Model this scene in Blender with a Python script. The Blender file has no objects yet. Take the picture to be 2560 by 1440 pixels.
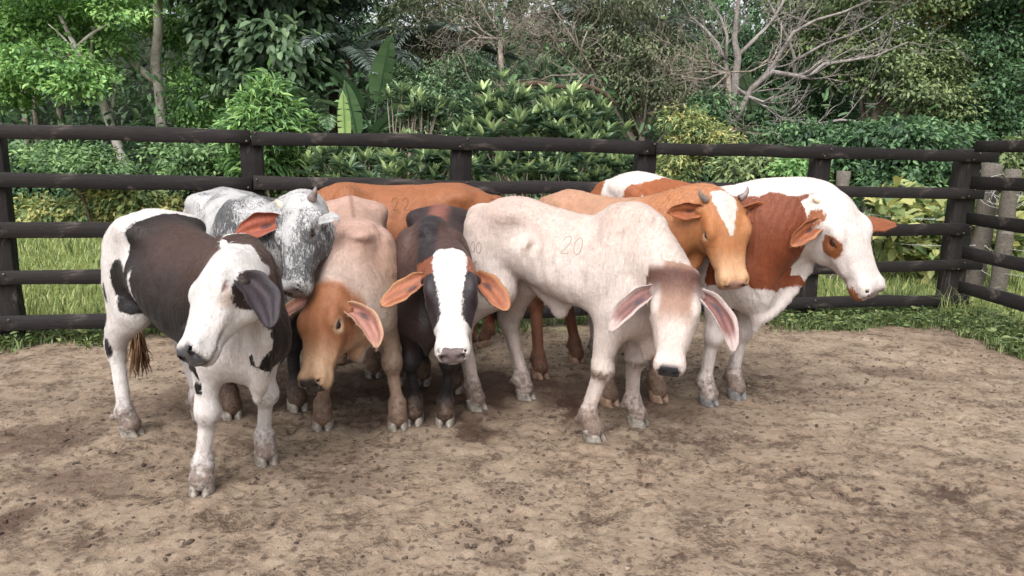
import bpy, math, random
import numpy as np
from mathutils import Vector, Matrix
from mathutils.bvhtree import BVHTree

# ---------------------------------------------------------------- camera, sky, sun, exposure
scene = bpy.context.scene
COL = scene.collection
CAM_H = 1.5
cam_d = bpy.data.cameras.new('camera')
cam_d.sensor_width = 36.0
cam_d.lens = 36.0 * 1850.0 / 2560.0
cam_d.clip_start = 0.05
cam_d.clip_end = 400.0
cam = bpy.data.objects.new('camera', cam_d)
COL.objects.link(cam)
pitch = math.atan((720.0 - 365.0) / 1850.0)
cam.matrix_world = (Matrix.Translation((0, 0, CAM_H)) @ Matrix.Rotation(math.pi / 2 - pitch, 4, 'X')
                    @ Matrix.Rotation(math.radians(1.5), 4, 'Z'))
scene.camera = cam

SUN_ELEV, SUN_AZ = 54.0, 200.0      # soft sun behind thin cloud, high and behind the photographer
world = bpy.data.worlds.new('World')
scene.world = world
world.use_nodes = True
wn = world.node_tree
for n in list(wn.nodes):
    wn.nodes.remove(n)
w_out = wn.nodes.new('ShaderNodeOutputWorld')
w_bg = wn.nodes.new('ShaderNodeBackground')
w_sky = wn.nodes.new('ShaderNodeTexSky')
w_sky.sky_type = 'NISHITA'
w_sky.sun_disc = False
w_sky.sun_elevation = math.radians(SUN_ELEV)
w_sky.sun_rotation = math.radians(SUN_AZ)
w_sky.air_density = 1.0
w_sky.dust_density = 6.0
w_sky.ozone_density = 1.0
w_hsv = wn.nodes.new('ShaderNodeHueSaturation')       # cloud cover: the sky light is close to white
w_hsv.inputs['Saturation'].default_value = 0.2
wn.links.new(w_sky.outputs[0], w_hsv.inputs['Color'])
wn.links.new(w_hsv.outputs[0], w_bg.inputs['Color'])
w_bg.inputs['Strength'].default_value = 0.15
wn.links.new(w_bg.outputs[0], w_out.inputs['Surface'])

sun_d = bpy.data.lights.new('sun', 'SUN')
sun_d.energy = 0.65
sun_d.angle = math.radians(65)
sun_d.color = (1.0, 0.985, 0.965)
sun = bpy.data.objects.new('sun', sun_d)
COL.objects.link(sun)
_e, _a = math.radians(SUN_ELEV), math.radians(SUN_AZ)
_dir = Vector((math.sin(_a) * math.cos(_e), math.cos(_a) * math.cos(_e), math.sin(_e)))
sun.rotation_euler = _dir.to_track_quat('Z', 'Y').to_euler()
sun.location = _dir * 30

scene.view_settings.view_transform = 'Standard'
scene.view_settings.look = 'None'
scene.view_settings.exposure = 1.05
scene.view_settings.gamma = 1.0
scene.view_settings.use_curve_mapping = False
scene.cycles.max_bounces = 6
scene.cycles.diffuse_bounces = 3
scene.cycles.transparent_max_bounces = 4
scene.cycles.use_denoising = True

# ---------------------------------------------------------------- helpers
rng = np.random.default_rng(7)

def tag(o, label=None, cat=None, group=None, kind=None):
    if label: o['label'] = label
    if cat: o['category'] = cat
    if group: o['group'] = group
    if kind: o['kind'] = kind
    return o

def link(o, parent=None):
    COL.objects.link(o)
    if parent is not None:
        o.parent = parent
    return o

def empty(name, loc=(0, 0, 0), rz=0.0):
    o = bpy.data.objects.new(name, None)
    o.empty_display_size = 0.2
    o.location = loc
    o.rotation_euler = (0, 0, rz)
    COL.objects.link(o)
    return o

def np_mesh(name, V, faces, smooth=False):
    """V (n,3); faces: list of int arrays (m,3) / (m,4)"""
    me = bpy.data.meshes.new(name)
    V = np.asarray(V, np.float32)
    faces = [np.asarray(f, np.int32) for f in (faces if isinstance(faces, list) else [faces]) if len(f)]
    nl = sum(f.size for f in faces)
    nf = sum(len(f) for f in faces)
    me.vertices.add(len(V)); me.vertices.foreach_set('co', V.ravel())
    me.loops.add(nl); me.loops.foreach_set('vertex_index', np.concatenate([f.ravel() for f in faces]))
    me.polygons.add(nf)
    tot = np.concatenate([np.full(len(f), f.shape[1], np.int32) for f in faces])
    st = np.concatenate([[0], np.cumsum(tot)[:-1]]).astype(np.int32)
    me.polygons.foreach_set('loop_start', st)
    me.polygons.foreach_set('loop_total', tot)
    if smooth:
        me.polygons.foreach_set('use_smooth', np.ones(nf, bool))
    me.update(calc_edges=True)
    return me

def vattr(me, name, arr, kind='FLOAT'):
    a = me.attributes.new(name, kind, 'POINT')
    arr = np.asarray(arr, np.float32)
    if kind == 'FLOAT':
        a.data.foreach_set('value', arr.ravel())
    elif kind == 'FLOAT_COLOR':
        if arr.shape[1] == 3:
            arr = np.concatenate([arr, np.ones((len(arr), 1), np.float32)], 1)
        a.data.foreach_set('color', arr.ravel())
    else:
        a.data.foreach_set('vector', arr.ravel())

def mesh_obj(name, me, mat=None, parent=None):
    if mat is not None:
        me.materials.append(mat)
    return link(bpy.data.objects.new(name, me), parent)

def lin(*c):
    """sRGB 0-255 to linear"""
    c = np.array(c, float) / 255.0
    return np.where(c <= 0.04045, c / 12.92, ((c + 0.055) / 1.055) ** 2.4)

def _hash(ix, iy, iz, seed):
    h = (ix.astype(np.uint32) * np.uint32(374761393) + iy.astype(np.uint32) * np.uint32(668265263)
         + iz.astype(np.uint32) * np.uint32(2147483647) + np.uint32((seed * 974634777) & 0xffffffff))
    h = (h ^ (h >> np.uint32(13))) * np.uint32(1274126177)
    h = (h ^ (h >> np.uint32(16))) * np.uint32(2246822519)
    h = h ^ (h >> np.uint32(15))
    return (h & np.uint32(0xffffff)).astype(np.float32) / 16777215.0

def vnoise(P, seed=0):
    """3D value noise in 0..1"""
    P = np.asarray(P, np.float32)
    i = np.floor(P).astype(np.int64); f = P - i
    f = f * f * (3 - 2 * f)
    out = 0
    for dx in (0, 1):
        wx = f[..., 0] if dx else 1 - f[..., 0]
        for dy in (0, 1):
            wy = f[..., 1] if dy else 1 - f[..., 1]
            for dz in (0, 1):
                wz = f[..., 2] if dz else 1 - f[..., 2]
                out = out + wx * wy * wz * _hash(i[..., 0] + dx, i[..., 1] + dy, i[..., 2] + dz, seed)
    return out

def fbm(P, octaves=4, seed=0, gain=0.5):
    P = np.asarray(P, np.float32)
    a, s, t = 1.0, 0.0, 0.0
    for o in range(octaves):
        s = s + a * vnoise(P * (2.03 ** o) + 17.3 * o, seed + o)
        t += a; a *= gain
    return s / t            # 0..1

def sstep(a, b, x):
    t = np.clip((x - a) / (b - a), 0, 1)
    return t * t * (3 - 2 * t)

def nrm(v):
    v = np.asarray(v, float)
    return v / (np.linalg.norm(v, axis=-1, keepdims=True) + 1e-12)

def new_mat(name):
    m = bpy.data.materials.new(name)
    m.use_nodes = True
    nt = m.node_tree
    b = nt.nodes['Principled BSDF']
    return m, nt, b

def nd(nt, typ, **kw):
    n = nt.nodes.new(typ)
    for k, v in kw.items():
        if k.startswith('i_'):
            n.inputs[k[2:].replace('_', ' ')].default_value = v
        else:
            setattr(n, k, v)
    return n

def mixc(nt, fac, a, b, blend='MIX'):
    n = nt.nodes.new('ShaderNodeMix'); n.data_type = 'RGBA'; n.blend_type = blend
    for sock, val in ((n.inputs[0], fac), (n.inputs[6], a), (n.inputs[7], b)):
        if hasattr(val, 'is_linked'):
            nt.links.new(val, sock)
        elif isinstance(val, (int, float)):
            sock.default_value = val
        else:
            sock.default_value = (*[float(x) for x in val[:3]], 1)
    return n.outputs[2]

def mth(nt, op, a, b=None, c=None, clamp=False):
    n = nt.nodes.new('ShaderNodeMath'); n.operation = op; n.use_clamp = clamp
    for i, v in enumerate((a, b, c)):
        if v is None: continue
        if hasattr(v, 'is_linked'): nt.links.new(v, n.inputs[i])
        else: n.inputs[i].default_value = v
    return n.outputs[0]

def ramp(nt, fac, stops):
    n = nt.nodes.new('ShaderNodeValToRGB')
    els = n.color_ramp.elements
    while len(els) > 1: els.remove(els[-1])
    els[0].position = stops[0][0]; els[0].color = (*[float(x) for x in stops[0][1]], 1)
    for p, c in stops[1:]:
        e = els.new(p); e.color = (*[float(x) for x in c], 1)
    nt.links.new(fac, n.inputs[0])
    return n.outputs[0]

def attr(nt, name):
    n = nt.nodes.new('ShaderNodeAttribute'); n.attribute_name = name
    return n

def noise_tex(nt, vec, scale, detail=3.0, rough=0.55, dist=0.0):
    n = nt.nodes.new('ShaderNodeTexNoise')
    n.inputs['Scale'].default_value = scale; n.inputs['Detail'].default_value = detail
    n.inputs['Roughness'].default_value = rough; n.inputs['Distortion'].default_value = dist
    if vec is not None: nt.links.new(vec, n.inputs['Vector'])
    return n.outputs['Fac']

def bump(nt, b, height, strength=0.3, dist=0.01):
    n = nt.nodes.new('ShaderNodeBump')
    n.inputs['Strength'].default_value = strength; n.inputs['Distance'].default_value = dist
    nt.links.new(height, n.inputs['Height']); nt.links.new(n.outputs[0], b.inputs['Normal'])
    return n

def scale_vec(nt, vec, s):
    n = nt.nodes.new('ShaderNodeMapping'); n.inputs['Scale'].default_value = s
    nt.links.new(vec, n.inputs['Vector'])
    return n.outputs[0]

def tube_np(pts, rad, nseg=8, closed_ends=True):
    """tube along polyline: returns V, quads(+cap tris as degenerate quads)"""
    pts = np.asarray(pts, float); n = len(pts)
    rad = np.broadcast_to(np.asarray(rad, float), (n,))
    tan = np.gradient(pts, axis=0); tan = nrm(tan)
    ref = np.array([0, 0, 1.0]) if abs(tan[0][2]) < 0.9 else np.array([1.0, 0, 0])
    s = nrm(np.cross(tan[0], ref))
    V = []
    ang = np.linspace(0, 2 * np.pi, nseg, endpoint=False)
    for i in range(n):
        s = nrm(s - tan[i] * np.dot(s, tan[i])); u = np.cross(tan[i], s)
        V.append(pts[i] + rad[i] * (np.cos(ang)[:, None] * s + np.sin(ang)[:, None] * u))
    V = np.concatenate(V)
    a = np.arange(nseg); b = (a + 1) % nseg
    Q = np.concatenate([np.stack([i * nseg + a, i * nseg + b, (i + 1) * nseg + b, (i + 1) * nseg + a], 1) for i in range(n - 1)])
    if closed_ends:
        V = np.concatenate([V, pts[:1], pts[-1:]])
        c0, c1 = len(V) - 2, len(V) - 1
        T = np.concatenate([np.stack([np.full(nseg, c0), b, a], 1), np.stack([np.full(nseg, c1), (n - 1) * nseg + a, (n - 1) * nseg + b], 1)])
    else:
        T = np.zeros((0, 3), int)
    return V, Q, T

class Soup:
    """collects geometry for one mesh"""
    def __init__(s): s.V = []; s.Q = []; s.T = []; s.n = 0; s.A = []
    def add(s, V, Q=None, T=None, a=None):
        V = np.asarray(V, float)
        s.V.append(V)
        if Q is not None and len(Q): s.Q.append(np.asarray(Q) + s.n)
        if T is not None and len(T): s.T.append(np.asarray(T) + s.n)
        if a is not None: s.A.append(np.broadcast_to(np.asarray(a, float), (len(V), np.size(a))) if np.ndim(a) < 2 else a)
        s.n += len(V)
    def tube(s, pts, rad, nseg=8, a=None): s.add(*tube_np(pts, rad, nseg), a=a)
    def mesh(s, name, smooth=False):
        f = []
        if s.Q: f.append(np.concatenate(s.Q))
        if s.T: f.append(np.concatenate(s.T))
        return np_mesh(name, np.concatenate(s.V), f, smooth)

# ================================================================ cattle: implicit bodies turned into one continuous skin
class Field:
    def __init__(s, lo, hi, h):
        s.lo = np.asarray(lo, float); s.h = h
        s.n = np.ceil((np.asarray(hi, float) - s.lo) / h).astype(int) + 1
        s.D = np.full(tuple(s.n), 0.5, np.float32)
        s.ax = [(s.lo[i] + h * np.arange(s.n[i])).astype(np.float32) for i in range(3)]
    def box(s, lo, hi):
        a = np.clip(np.floor((np.asarray(lo) - s.lo) / s.h).astype(int), 0, s.n)
        b = np.clip(np.ceil((np.asarray(hi) - s.lo) / s.h).astype(int) + 1, 0, s.n)
        sl = tuple(slice(a[i], b[i]) for i in range(3))
        X = s.ax[0][sl[0]][:, None, None]; Y = s.ax[1][sl[1]][None, :, None]; Z = s.ax[2][sl[2]][None, None, :]
        return sl, X, Y, Z
    def put(s, sl, d, k):
        D = s.D[sl]
        h = np.maximum(k - np.abs(D - d), 0) / k
        s.D[sl] = np.minimum(D, d) - h * h * (k * 0.25)
    def cut(s, sl, d, k):
        D = s.D[sl]; d = -d
        h = np.maximum(k - np.abs(D - d), 0) / k
        s.D[sl] = np.maximum(D, d) + h * h * (k * 0.25)
    def ellipsoid(s, c, r, k=0.04, M=None, cut=False):
        c = np.asarray(c, float); r = np.asarray(r, float)
        R = np.max(r) if M is not None else r
        m = k + 0.02
        sl, X, Y, Z = s.box(c - R - m, c + R + m)
        x, y, z = X - c[0], Y - c[1], Z - c[2]
        if M is not None:
            x, y, z = (M[0][0] * x + M[0][1] * y + M[0][2] * z, M[1][0] * x + M[1][1] * y + M[1][2] * z,
                       M[2][0] * x + M[2][1] * y + M[2][2] * z)
        k0 = np.sqrt((x / r[0]) ** 2 + (y / r[1]) ** 2 + (z / r[2]) ** 2)
        k1 = np.sqrt((x / r[0] ** 2) ** 2 + (y / r[1] ** 2) ** 2 + (z / r[2] ** 2) ** 2)
        d = (k0 * (k0 - 1) / (k1 + 1e-6)).astype(np.float32)
        (s.cut if cut else s.put)(sl, d, k)
    def cone(s, a, b, ra, rb, k=0.03, lat=None, ks=1.0, cut=False):
        """capsule with a changing radius; lat/ks makes it thinner (ks>1) along the axis lat"""
        a = np.asarray(a, float); b = np.asarray(b, float)
        R = max(ra, rb) * max(1.0, 1 / ks) + k + 0.02
        sl, X, Y, Z = s.box(np.minimum(a, b) - R, np.maximum(a, b) + R)
        x, y, z = X - a[0], Y - a[1], Z - a[2]
        ab = b - a
        t = np.clip((x * ab[0] + y * ab[1] + z * ab[2]) / (ab @ ab + 1e-9), 0, 1)
        x, y, z = x - t * ab[0], y - t * ab[1], z - t * ab[2]
        if lat is not None and ks != 1.0:
            lat = nrm(lat)
            w = (x * lat[0] + y * lat[1] + z * lat[2]) * (ks - 1)
            x, y, z = x + w * lat[0], y + w * lat[1], z + w * lat[2]
        d = np.sqrt(x * x + y * y + z * z) - (ra + (rb - ra) * t)
        (s.cut if cut else s.put)(sl, d.astype(np.float32), k)
    def loft(s, O, M, st, k=0.04, p_top=2.0, p_bot=2.3, f=0.42, taper=0.0):
        """st rows: u, top, bottom, half width; M rows: forward, lateral, up"""
        st = np.asarray(st, float); M = np.asarray(M, float); O = np.asarray(O, float)
        u = np.linspace(st[0, 0], st[-1, 0], 240)
        prof = smooth_prof(st, u)
        cor = []
        for uu, tp, bt, w in st:
            for yy in (-w, w):
                for vv in (bt, tp): cor.append(O + uu * M[0] + yy * M[1] + vv * M[2])
        cor = np.array(cor); m = k + 0.03
        sl, X, Y, Z = s.box(cor.min(0) - m, cor.max(0) + m)
        x, y, z = X - O[0], Y - O[1], Z - O[2]
        U = M[0][0] * x + M[0][1] * y + M[0][2] * z
        W = M[1][0] * x + M[1][1] * y + M[1][2] * z
        Vv = M[2][0] * x + M[2][1] * y + M[2][2] * z
        idx = np.clip((U - u[0]) / (u[-1] - u[0]) * 239, 0, 238.999)
        i0 = idx.astype(np.int32); fr = (idx - i0).astype(np.float32)
        g = lambda col: (prof[i0, col] * (1 - fr) + prof[i0 + 1, col] * fr).astype(np.float32)
        tp, bt, w = g(0), g(1), g(2)
        cz = bt + f * (tp - bt)
        dz = Vv - cz
        up = dz > 0
        hz = np.where(up, tp - cz, cz - bt)
        if taper: w = w * (1 + taper * np.clip(dz / (hz + 1e-6), -1, 1))
        p = np.where(up, p_top, p_bot)
        q = (np.abs(W / w) ** p + np.abs(dz / hz) ** p) ** (1 / p)
        d = (q - 1) * np.minimum(w, hz)
        e = np.maximum(U - u[-1], u[0] - U)
        kk = 0.03
        hh = np.maximum(kk - np.abs(d - e), 0) / kk
        d = np.maximum(d, e) + hh * hh * (kk * 0.25)
        s.put(sl, d.astype(np.float32), k)
    def surface(s):
        D = s.D
        ins = D < 0
        nx, ny, nz = D.shape
        c = np.zeros((nx - 1, ny - 1, nz - 1), np.int8)
        offs = [(i, j, k) for i in (0, 1) for j in (0, 1) for k in (0, 1)]
        for i, j, k in offs:
            c += ins[i:nx - 1 + i, j:ny - 1 + j, k:nz - 1 + k]
        act = np.argwhere((c > 0) & (c < 8))
        vals = np.stack([D[act[:, 0] + i, act[:, 1] + j, act[:, 2] + k] for i, j, k in offs], 1)
        offa = np.array(offs, np.float32)
        acc = np.zeros((len(act), 3), np.float32); cnt = np.zeros(len(act), np.float32)
        for a in range(8):
            for b in range(a + 1, 8):
                if np.abs(offa[a] - offa[b]).sum() != 1: continue
                va, vb = vals[:, a], vals[:, b]
                cr = (va < 0) != (vb < 0)
                t = np.where(cr, va / np.where(cr, va - vb, 1), 0)
                acc += np.where(cr[:, None], offa[a] + t[:, None] * (offa[b] - offa[a]), 0)
                cnt += cr
        V = (act + acc / cnt[:, None]) * s.h + s.lo
        idx = np.full(c.shape, -1, np.int32)
        idx[act[:, 0], act[:, 1], act[:, 2]] = np.arange(len(act))
        Q = []
        for ax in range(3):
            o1, o2 = [(1, 2), (2, 0), (0, 1)][ax]
            A = np.take(ins, range(0, D.shape[ax] - 1), ax); B = np.take(ins, range(1, D.shape[ax]), ax)
            for flag in (True, False):
                e = np.argwhere((A & ~B) if flag else (~A & B))
                e = e[(e[:, o1] > 0) & (e[:, o2] > 0) & (e[:, o1] < D.shape[o1] - 1) & (e[:, o2] < D.shape[o2] - 1)]
                def at(d1, d2):
                    q = e.copy(); q[:, o1] -= d1; q[:, o2] -= d2
                    return idx[q[:, 0], q[:, 1], q[:, 2]]
                q = np.stack([at(1, 1), at(0, 1), at(0, 0), at(1, 0)], 1)
                Q.append(q if flag else q[:, ::-1])
        return V, np.concatenate(Q)

def smooth_prof(st, u):
    """monotone-ish cubic through the stations"""
    x = st[:, 0]; out = []
    for c in range(1, st.shape[1]):
        y = st[:, c]
        dx = np.diff(x); dy = np.diff(y) / dx
        m = np.zeros(len(x)); m[0] = dy[0]; m[-1] = dy[-1]
        for i in range(1, len(x) - 1):
            m[i] = 0 if dy[i - 1] * dy[i] <= 0 else 2 * dy[i - 1] * dy[i] / (dy[i - 1] + dy[i])
        i = np.clip(np.searchsorted(x, u, 'right') - 1, 0, len(x) - 2)
        h = x[i + 1] - x[i]; t = (u - x[i]) / h
        out.append((2 * t**3 - 3 * t**2 + 1) * y[i] + (t**3 - 2 * t**2 + t) * h * m[i] + (-2 * t**3 + 3 * t**2) * y[i + 1] + (t**3 - t**2) * h * m[i + 1])
    return np.stack(out, 1).astype(np.float32)

def bez(p0, p1, p2, p3, n):
    t = np.linspace(0, 1, n)[:, None]
    return (1 - t)**3 * p0 + 3 * t * (1 - t)**2 * p1 + 3 * t * t * (1 - t) * p2 + t**3 * p3

# torso stations for a beast 1.2 m at the withers with 0.80 m between fore and hind feet: x, top, bottom, half width
TORSO = [(-0.615, 0.97, 0.88, 0.045), (-0.585, 1.035, 0.83, 0.105), (-0.52, 1.09, 0.76, 0.16), (-0.42, 1.145, 0.70, 0.19), (-0.30, 1.178, 0.675, 0.205),
         (-0.15, 1.168, 0.645, 0.225), (0.0, 1.155, 0.605, 0.24), (0.15, 1.155, 0.58, 0.243), (0.28, 1.165, 0.565, 0.23),
         (0.40, 1.175, 0.57, 0.205), (0.50, 1.14, 0.59, 0.17), (0.58, 1.05, 0.64, 0.12), (0.63, 0.97, 0.72, 0.05)]
# head stations for a head 0.46 m long: along the face, top, bottom, half width
HEAD = [(-0.035, -0.015, -0.12, 0.05), (0.0, 0.012, -0.15, 0.082), (0.05, 0.028, -0.185, 0.098), (0.11, 0.036, -0.205, 0.104), (0.175, 0.034, -0.2, 0.102),
        (0.24, 0.024, -0.172, 0.088), (0.30, 0.014, -0.143, 0.074), (0.36, 0.008, -0.122, 0.066), (0.41, 0.004, -0.113, 0.067),
        (0.445, -0.008, -0.108, 0.066), (0.47, -0.028, -0.095, 0.052)]

def ear_mesh(base, d0, d1, face, L, W, cup0=1.5, cup1=0.35, nu=26, nv=15, th=0.0045, tipr=0.75):
    """a cupped leaf: starts at base along d0, bends to d1; face = the way the hollow looks"""
    t = np.linspace(0, 1, nu)
    d = nrm((1 - t)[:, None] * nrm(d0) + t[:, None] * nrm(d1))
    cen = base + np.concatenate([[np.zeros(3)], np.cumsum(0.5 * (d[1:] + d[:-1]) * (L / (nu - 1)), 0)])
    wid = W * np.clip(np.sin(np.pi * np.clip(0.17 + 0.83 * t, 0, 1) ** 0.95), 0, 1) ** tipr
    wid = wid * (1 + 0.05 * np.sin(t * 17 + L * 90)); wid[0] = max(wid[0], W * 0.35)
    f = nrm(face) - d * (d @ nrm(face))[:, None]; f = nrm(f)
    l = np.cross(d, f)
    cup = cup1 + (cup0 - cup1) * (1 - t) ** 1.6
    v = np.linspace(-1, 1, nv)
    P = np.zeros((nu, nv, 3)); N = np.zeros((nu, nv, 3))
    for i in range(nu):
        a = v * cup[i]
        r = wid[i] / max(np.sin(min(cup[i], 1.45)), 0.2) if cup[i] > 0.05 else wid[i]
        r = wid[i] / cup[i]
        P[i] = cen[i] + r * (np.sin(a)[:, None] * l[i] + (1 - np.cos(a))[:, None] * f[i])
        N[i] = -np.sin(a)[:, None] * l[i] + np.cos(a)[:, None] * f[i]
    rip = (0.004 * np.sin(v * 7)[None, :] * np.sin(np.pi * t)[:, None] + 0.010 * (fbm(np.stack([np.repeat(t, nv) * 4 + L * 50, np.tile(v, nu) * 1.6, np.zeros(nu * nv)], 1), 2, 7).reshape(nu, nv) - 0.5))[:, :, None]
    P = P + N * rip
    edge = (th * (1 - 0.6 * np.abs(v) ** 4))[None, :, None] * (1 - 0.5 * t[:, None, None])
    A, B = P + N * edge, P - N * edge
    V = np.concatenate([A.reshape(-1, 3), B.reshape(-1, 3)])
    g = np.arange(nu * nv).reshape(nu, nv)
    q = np.stack([g[:-1, :-1], g[1:, :-1], g[1:, 1:], g[:-1, 1:]], -1).reshape(-1, 4)
    o = nu * nv
    Q = [q[:, ::-1], q + o]
    rim = np.concatenate([g[:, 0], g[-1, 1:], g[::-1, -1][1:], g[0, ::-1][1:]])
    a, b = rim[:-1], rim[1:]
    Q.append(np.stack([a, b, b + o, a + o], 1))
    uv = np.stack([np.repeat(t, nv), np.tile(v, nu)], 1)
    uv = np.concatenate([uv, uv])
    inner = np.concatenate([np.ones(o), np.zeros(o)])
    return V, np.concatenate(Q), uv, inner

def horn_mesh(pts, r0, n=18):
    p = bez(*[np.asarray(q, float) for q in pts], n)
    t = np.linspace(0, 1, n)
    r = r0 * (1 - t) ** 0.75 + 0.002
    r = r * (1 + 0.03 * np.sin(t * 60) * (t < 0.4))
    return tube_np(p, r, 12)

def claw_mesh(c, fwd, side, s=1.0, splay=0.0):
    """one half of a cloven hoof standing on the ground: front slopes, flat sole"""
    nth, nz = 16, 7
    a = np.linspace(0, 2 * np.pi, nth, endpoint=False)
    V = []
    fwd = nrm(np.array([fwd[0], fwd[1], 0])); lat = np.array([-fwd[1], fwd[0], 0])
    f2 = nrm(fwd + lat * side * splay); l2 = np.array([-f2[1], f2[0], 0])
    for i in range(nz):
        z = i / (nz - 1)
        ln = (0.056 - 0.014 * z) * s; wd = (0.0275 - 0.003 * z) * s
        off = -0.026 * z * s
        ca, sa = np.cos(a), np.sin(a)
        x = ln * np.sign(ca) * np.abs(ca) ** 0.85 * (np.where(ca > 0, 1.0, 0.75)) + off + 0.012 * s
        y = wd * sa * (1 - 0.28 * np.clip(x / (0.06 * s), 0, 1)) - side * 0.006 * s * np.clip(x / (0.06 * s), 0, 1) * 1.0
        zz = np.full(nth, (0.002 + 0.068 * z) * s) - 0.016 * s * z * np.clip(-ca, 0, 1)
        V.append(np.asarray(c) + x[:, None] * f2 + (y * 1.0 + side * 0.0285 * s)[:, None] * l2 + zz[:, None] * np.array([0, 0, 1.0]))
    V = np.concatenate(V)
    i = np.arange(nth); j = (i + 1) % nth
    Q = np.concatenate([np.stack([k * nth + i, k * nth + j, (k + 1) * nth + j, (k + 1) * nth + i], 1) for k in range(nz - 1)])
    V = np.concatenate([V, V[:nth].mean(0, keepdims=True), V[-nth:].mean(0, keepdims=True)])
    n0 = len(V) - 2
    T = np.concatenate([np.stack([np.full(nth, n0), j, i], 1), np.stack([np.full(nth, n0 + 1), (nz - 1) * nth + i, (nz - 1) * nth + j], 1)])
    return V, Q, T

VOX = 0.0105
HAIRS = 85000

def build_cow(name, label, loc, yaw, H, wb, feet, poll, face, brow, paint, head_len=0.46, girth=1.0, hump=0.0, dewlap=0.5, ears=None,
              horns=None, neck_r=1.0, leg_r=1.0, sheath=0.0, tail=None, hoof_mat=None, head_w=1.0, poll_lobes=0.0, belly=0.0,
              eye_open=(1, 1), brands=(), hoof_pitch=None, neck_bend=0.5, tail_mat=None, tagged=False, vox=None, group='cattle gathered in the corral', iris=None, hump_w=0.075, tilt=0.0, hump_x=0.37, head_d=1.0, neck_z=0.93, hairs=None):
    """feet: world xy of fore-left, fore-right, hind-left, hind-right. poll, face, brow: world point, face direction, forehead normal."""
    root = empty(name, (loc[0], loc[1], 0), yaw)
    tag(root, label, 'cow', group)
    cy, sy = math.cos(yaw), math.sin(yaw)
    Rw = np.array([[cy, sy, 0], [-sy, cy, 0], [0, 0, 1.0]])       # world to local
    L = np.array([loc[0], loc[1], 0.0])
    loc_of = lambda p: Rw @ (np.array([p[0], p[1], p[2] if len(p) > 2 else 0.0]) - L)
    sx, sz, sw = wb / 0.80, H / 1.2, girth * (0.5 + 0.5 * H / 1.2)
    sl = 0.5 * (sz + 1)                                            # limb thickness scale
    F = [loc_of(f) for f in feet]
    P0 = loc_of(poll); fd = nrm(Rw @ np.asarray(face, float)); up = np.asarray(Rw @ np.asarray(brow, float))
    up = nrm(up - fd * (up @ fd)); lt = np.cross(up, fd)           # lt = the beast's left
    hs = head_len / 0.46
    M = np.array([fd, lt, up])
    hp = lambda u, w, v: P0 + hs * (u * fd + w * head_w * lt + v * head_d * up)
    pts = [P0, hp(0.5, 0, 0), np.array([-0.66 * sx, 0, 1.25 * sz]), np.array([0.7 * sx, 0, 0]), np.array([0, -0.36 * sw, 0]), np.array([0, 0.36 * sw, 1.42 * sz])] + F
    pts = np.array(pts)
    lo, hi = pts.min(0) - 0.20, pts.max(0) + 0.16
    lo[2] = -0.02
    fld = Field(lo, hi, vox or VOX)
    tz = lambda x, y, z: (x, y, z * (1 - tilt * x / 0.6))
    # ---- trunk
    st = np.array(TORSO) * np.array([sx, sz, sz, sw])
    st[3:10, 2] -= belly
    st[:, 1] *= 1 - tilt * st[:, 0] / 0.6; st[:, 2] *= 1 - tilt * st[:, 0] / 0.6
    fld.loft((0, 0, 0), np.eye(3), st, 0.05, p_top=1.75, p_bot=2.3, f=0.42)
    for sd in (1, -1):
        fld.ellipsoid(tz(-0.29 * sx, sd * 0.155 * sw, 1.085 * sz), (0.07, 0.045, 0.035), 0.13)             # hook bone
        fld.ellipsoid(tz(-0.565 * sx, sd * 0.075 * sw, 0.985 * sz), (0.05, 0.035, 0.045), 0.10)              # pin bone
        fld.ellipsoid(tz(-0.43 * sx, sd * 0.115 * sw, 0.86 * sz), (0.165, 0.10 * sw, 0.25 * sz), 0.06)     # thigh
        fld.ellipsoid(tz(0.37 * sx, sd * 0.125 * sw, 0.92 * sz), (0.12, 0.085 * sw, 0.24 * sz), 0.07,
                      M=[(math.cos(.25), 0, -math.sin(.25)), (0, 1, 0), (math.sin(.25), 0, math.cos(.25))])   # shoulder blade
        fld.ellipsoid(tz(0.46 * sx, sd * 0.125 * sw, 0.74 * sz), (0.12, 0.085 * sw, 0.14 * sz), 0.06)      # point of shoulder
    for sd in (1, -1):
        fld.ellipsoid(tz(-0.13 * sx, sd * 0.275 * sw, 1.03 * sz), (0.10, 0.07, 0.06), 0.09, cut=True)        # hollow of the flank
        fld.ellipsoid(tz(0.20 * sx, sd * 0.33 * sw, 1.0 * sz), (0.05, 0.09, 0.16), 0.07, cut=True)           # behind the shoulder
    fld.ellipsoid(tz(-0.57 * sx, 0, 1.045 * sz), (0.07, 0.032, 0.045), 0.05)                                # tail head
    fld.ellipsoid(tz(0.50 * sx, 0, 0.64 * sz - 0.5 * belly), (0.13, 0.085, 0.11 * sz), 0.08)                             # brisket
    if hump > 0.03:
        fld.ellipsoid(tz(hump_x * sx, 0, 1.13 * sz + 0.55 * hump), (0.17, hump_w, hump * 0.75), 0.09)
        fld.ellipsoid(tz((hump_x - 0.03) * sx, 0, 1.15 * sz + 0.70 * hump), (0.10, hump_w * 0.85, hump * 0.55), 0.06)
    if sheath:
        zb = 0.605 * sz - belly; a = np.array((-0.04 * sx, 0, zb + 0.05)); b = np.array((0.0, 0, zb - 0.02 - sheath))
        fld.cone(a + (0.12, 0, 0), b + (0.02, 0, 0), 0.05, 0.03, 0.06, lat=(0, 1, 0), ks=1.7)
        fld.cone(a - (0.14, 0, -.03), b, 0.05, 0.026, 0.05, lat=(0, 1, 0), ks=1.5); fld.cone(a + (0.03, 0, 0), b, 0.085, 0.03, 0.05, lat=(0, 1, 0), ks=2.0)
    # ---- neck
    hs3 = hs
    nb = np.array(tz(0.43 * sx, 0, neck_z * sz))
    ne = hp(0.055, 0, -0.085)
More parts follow.
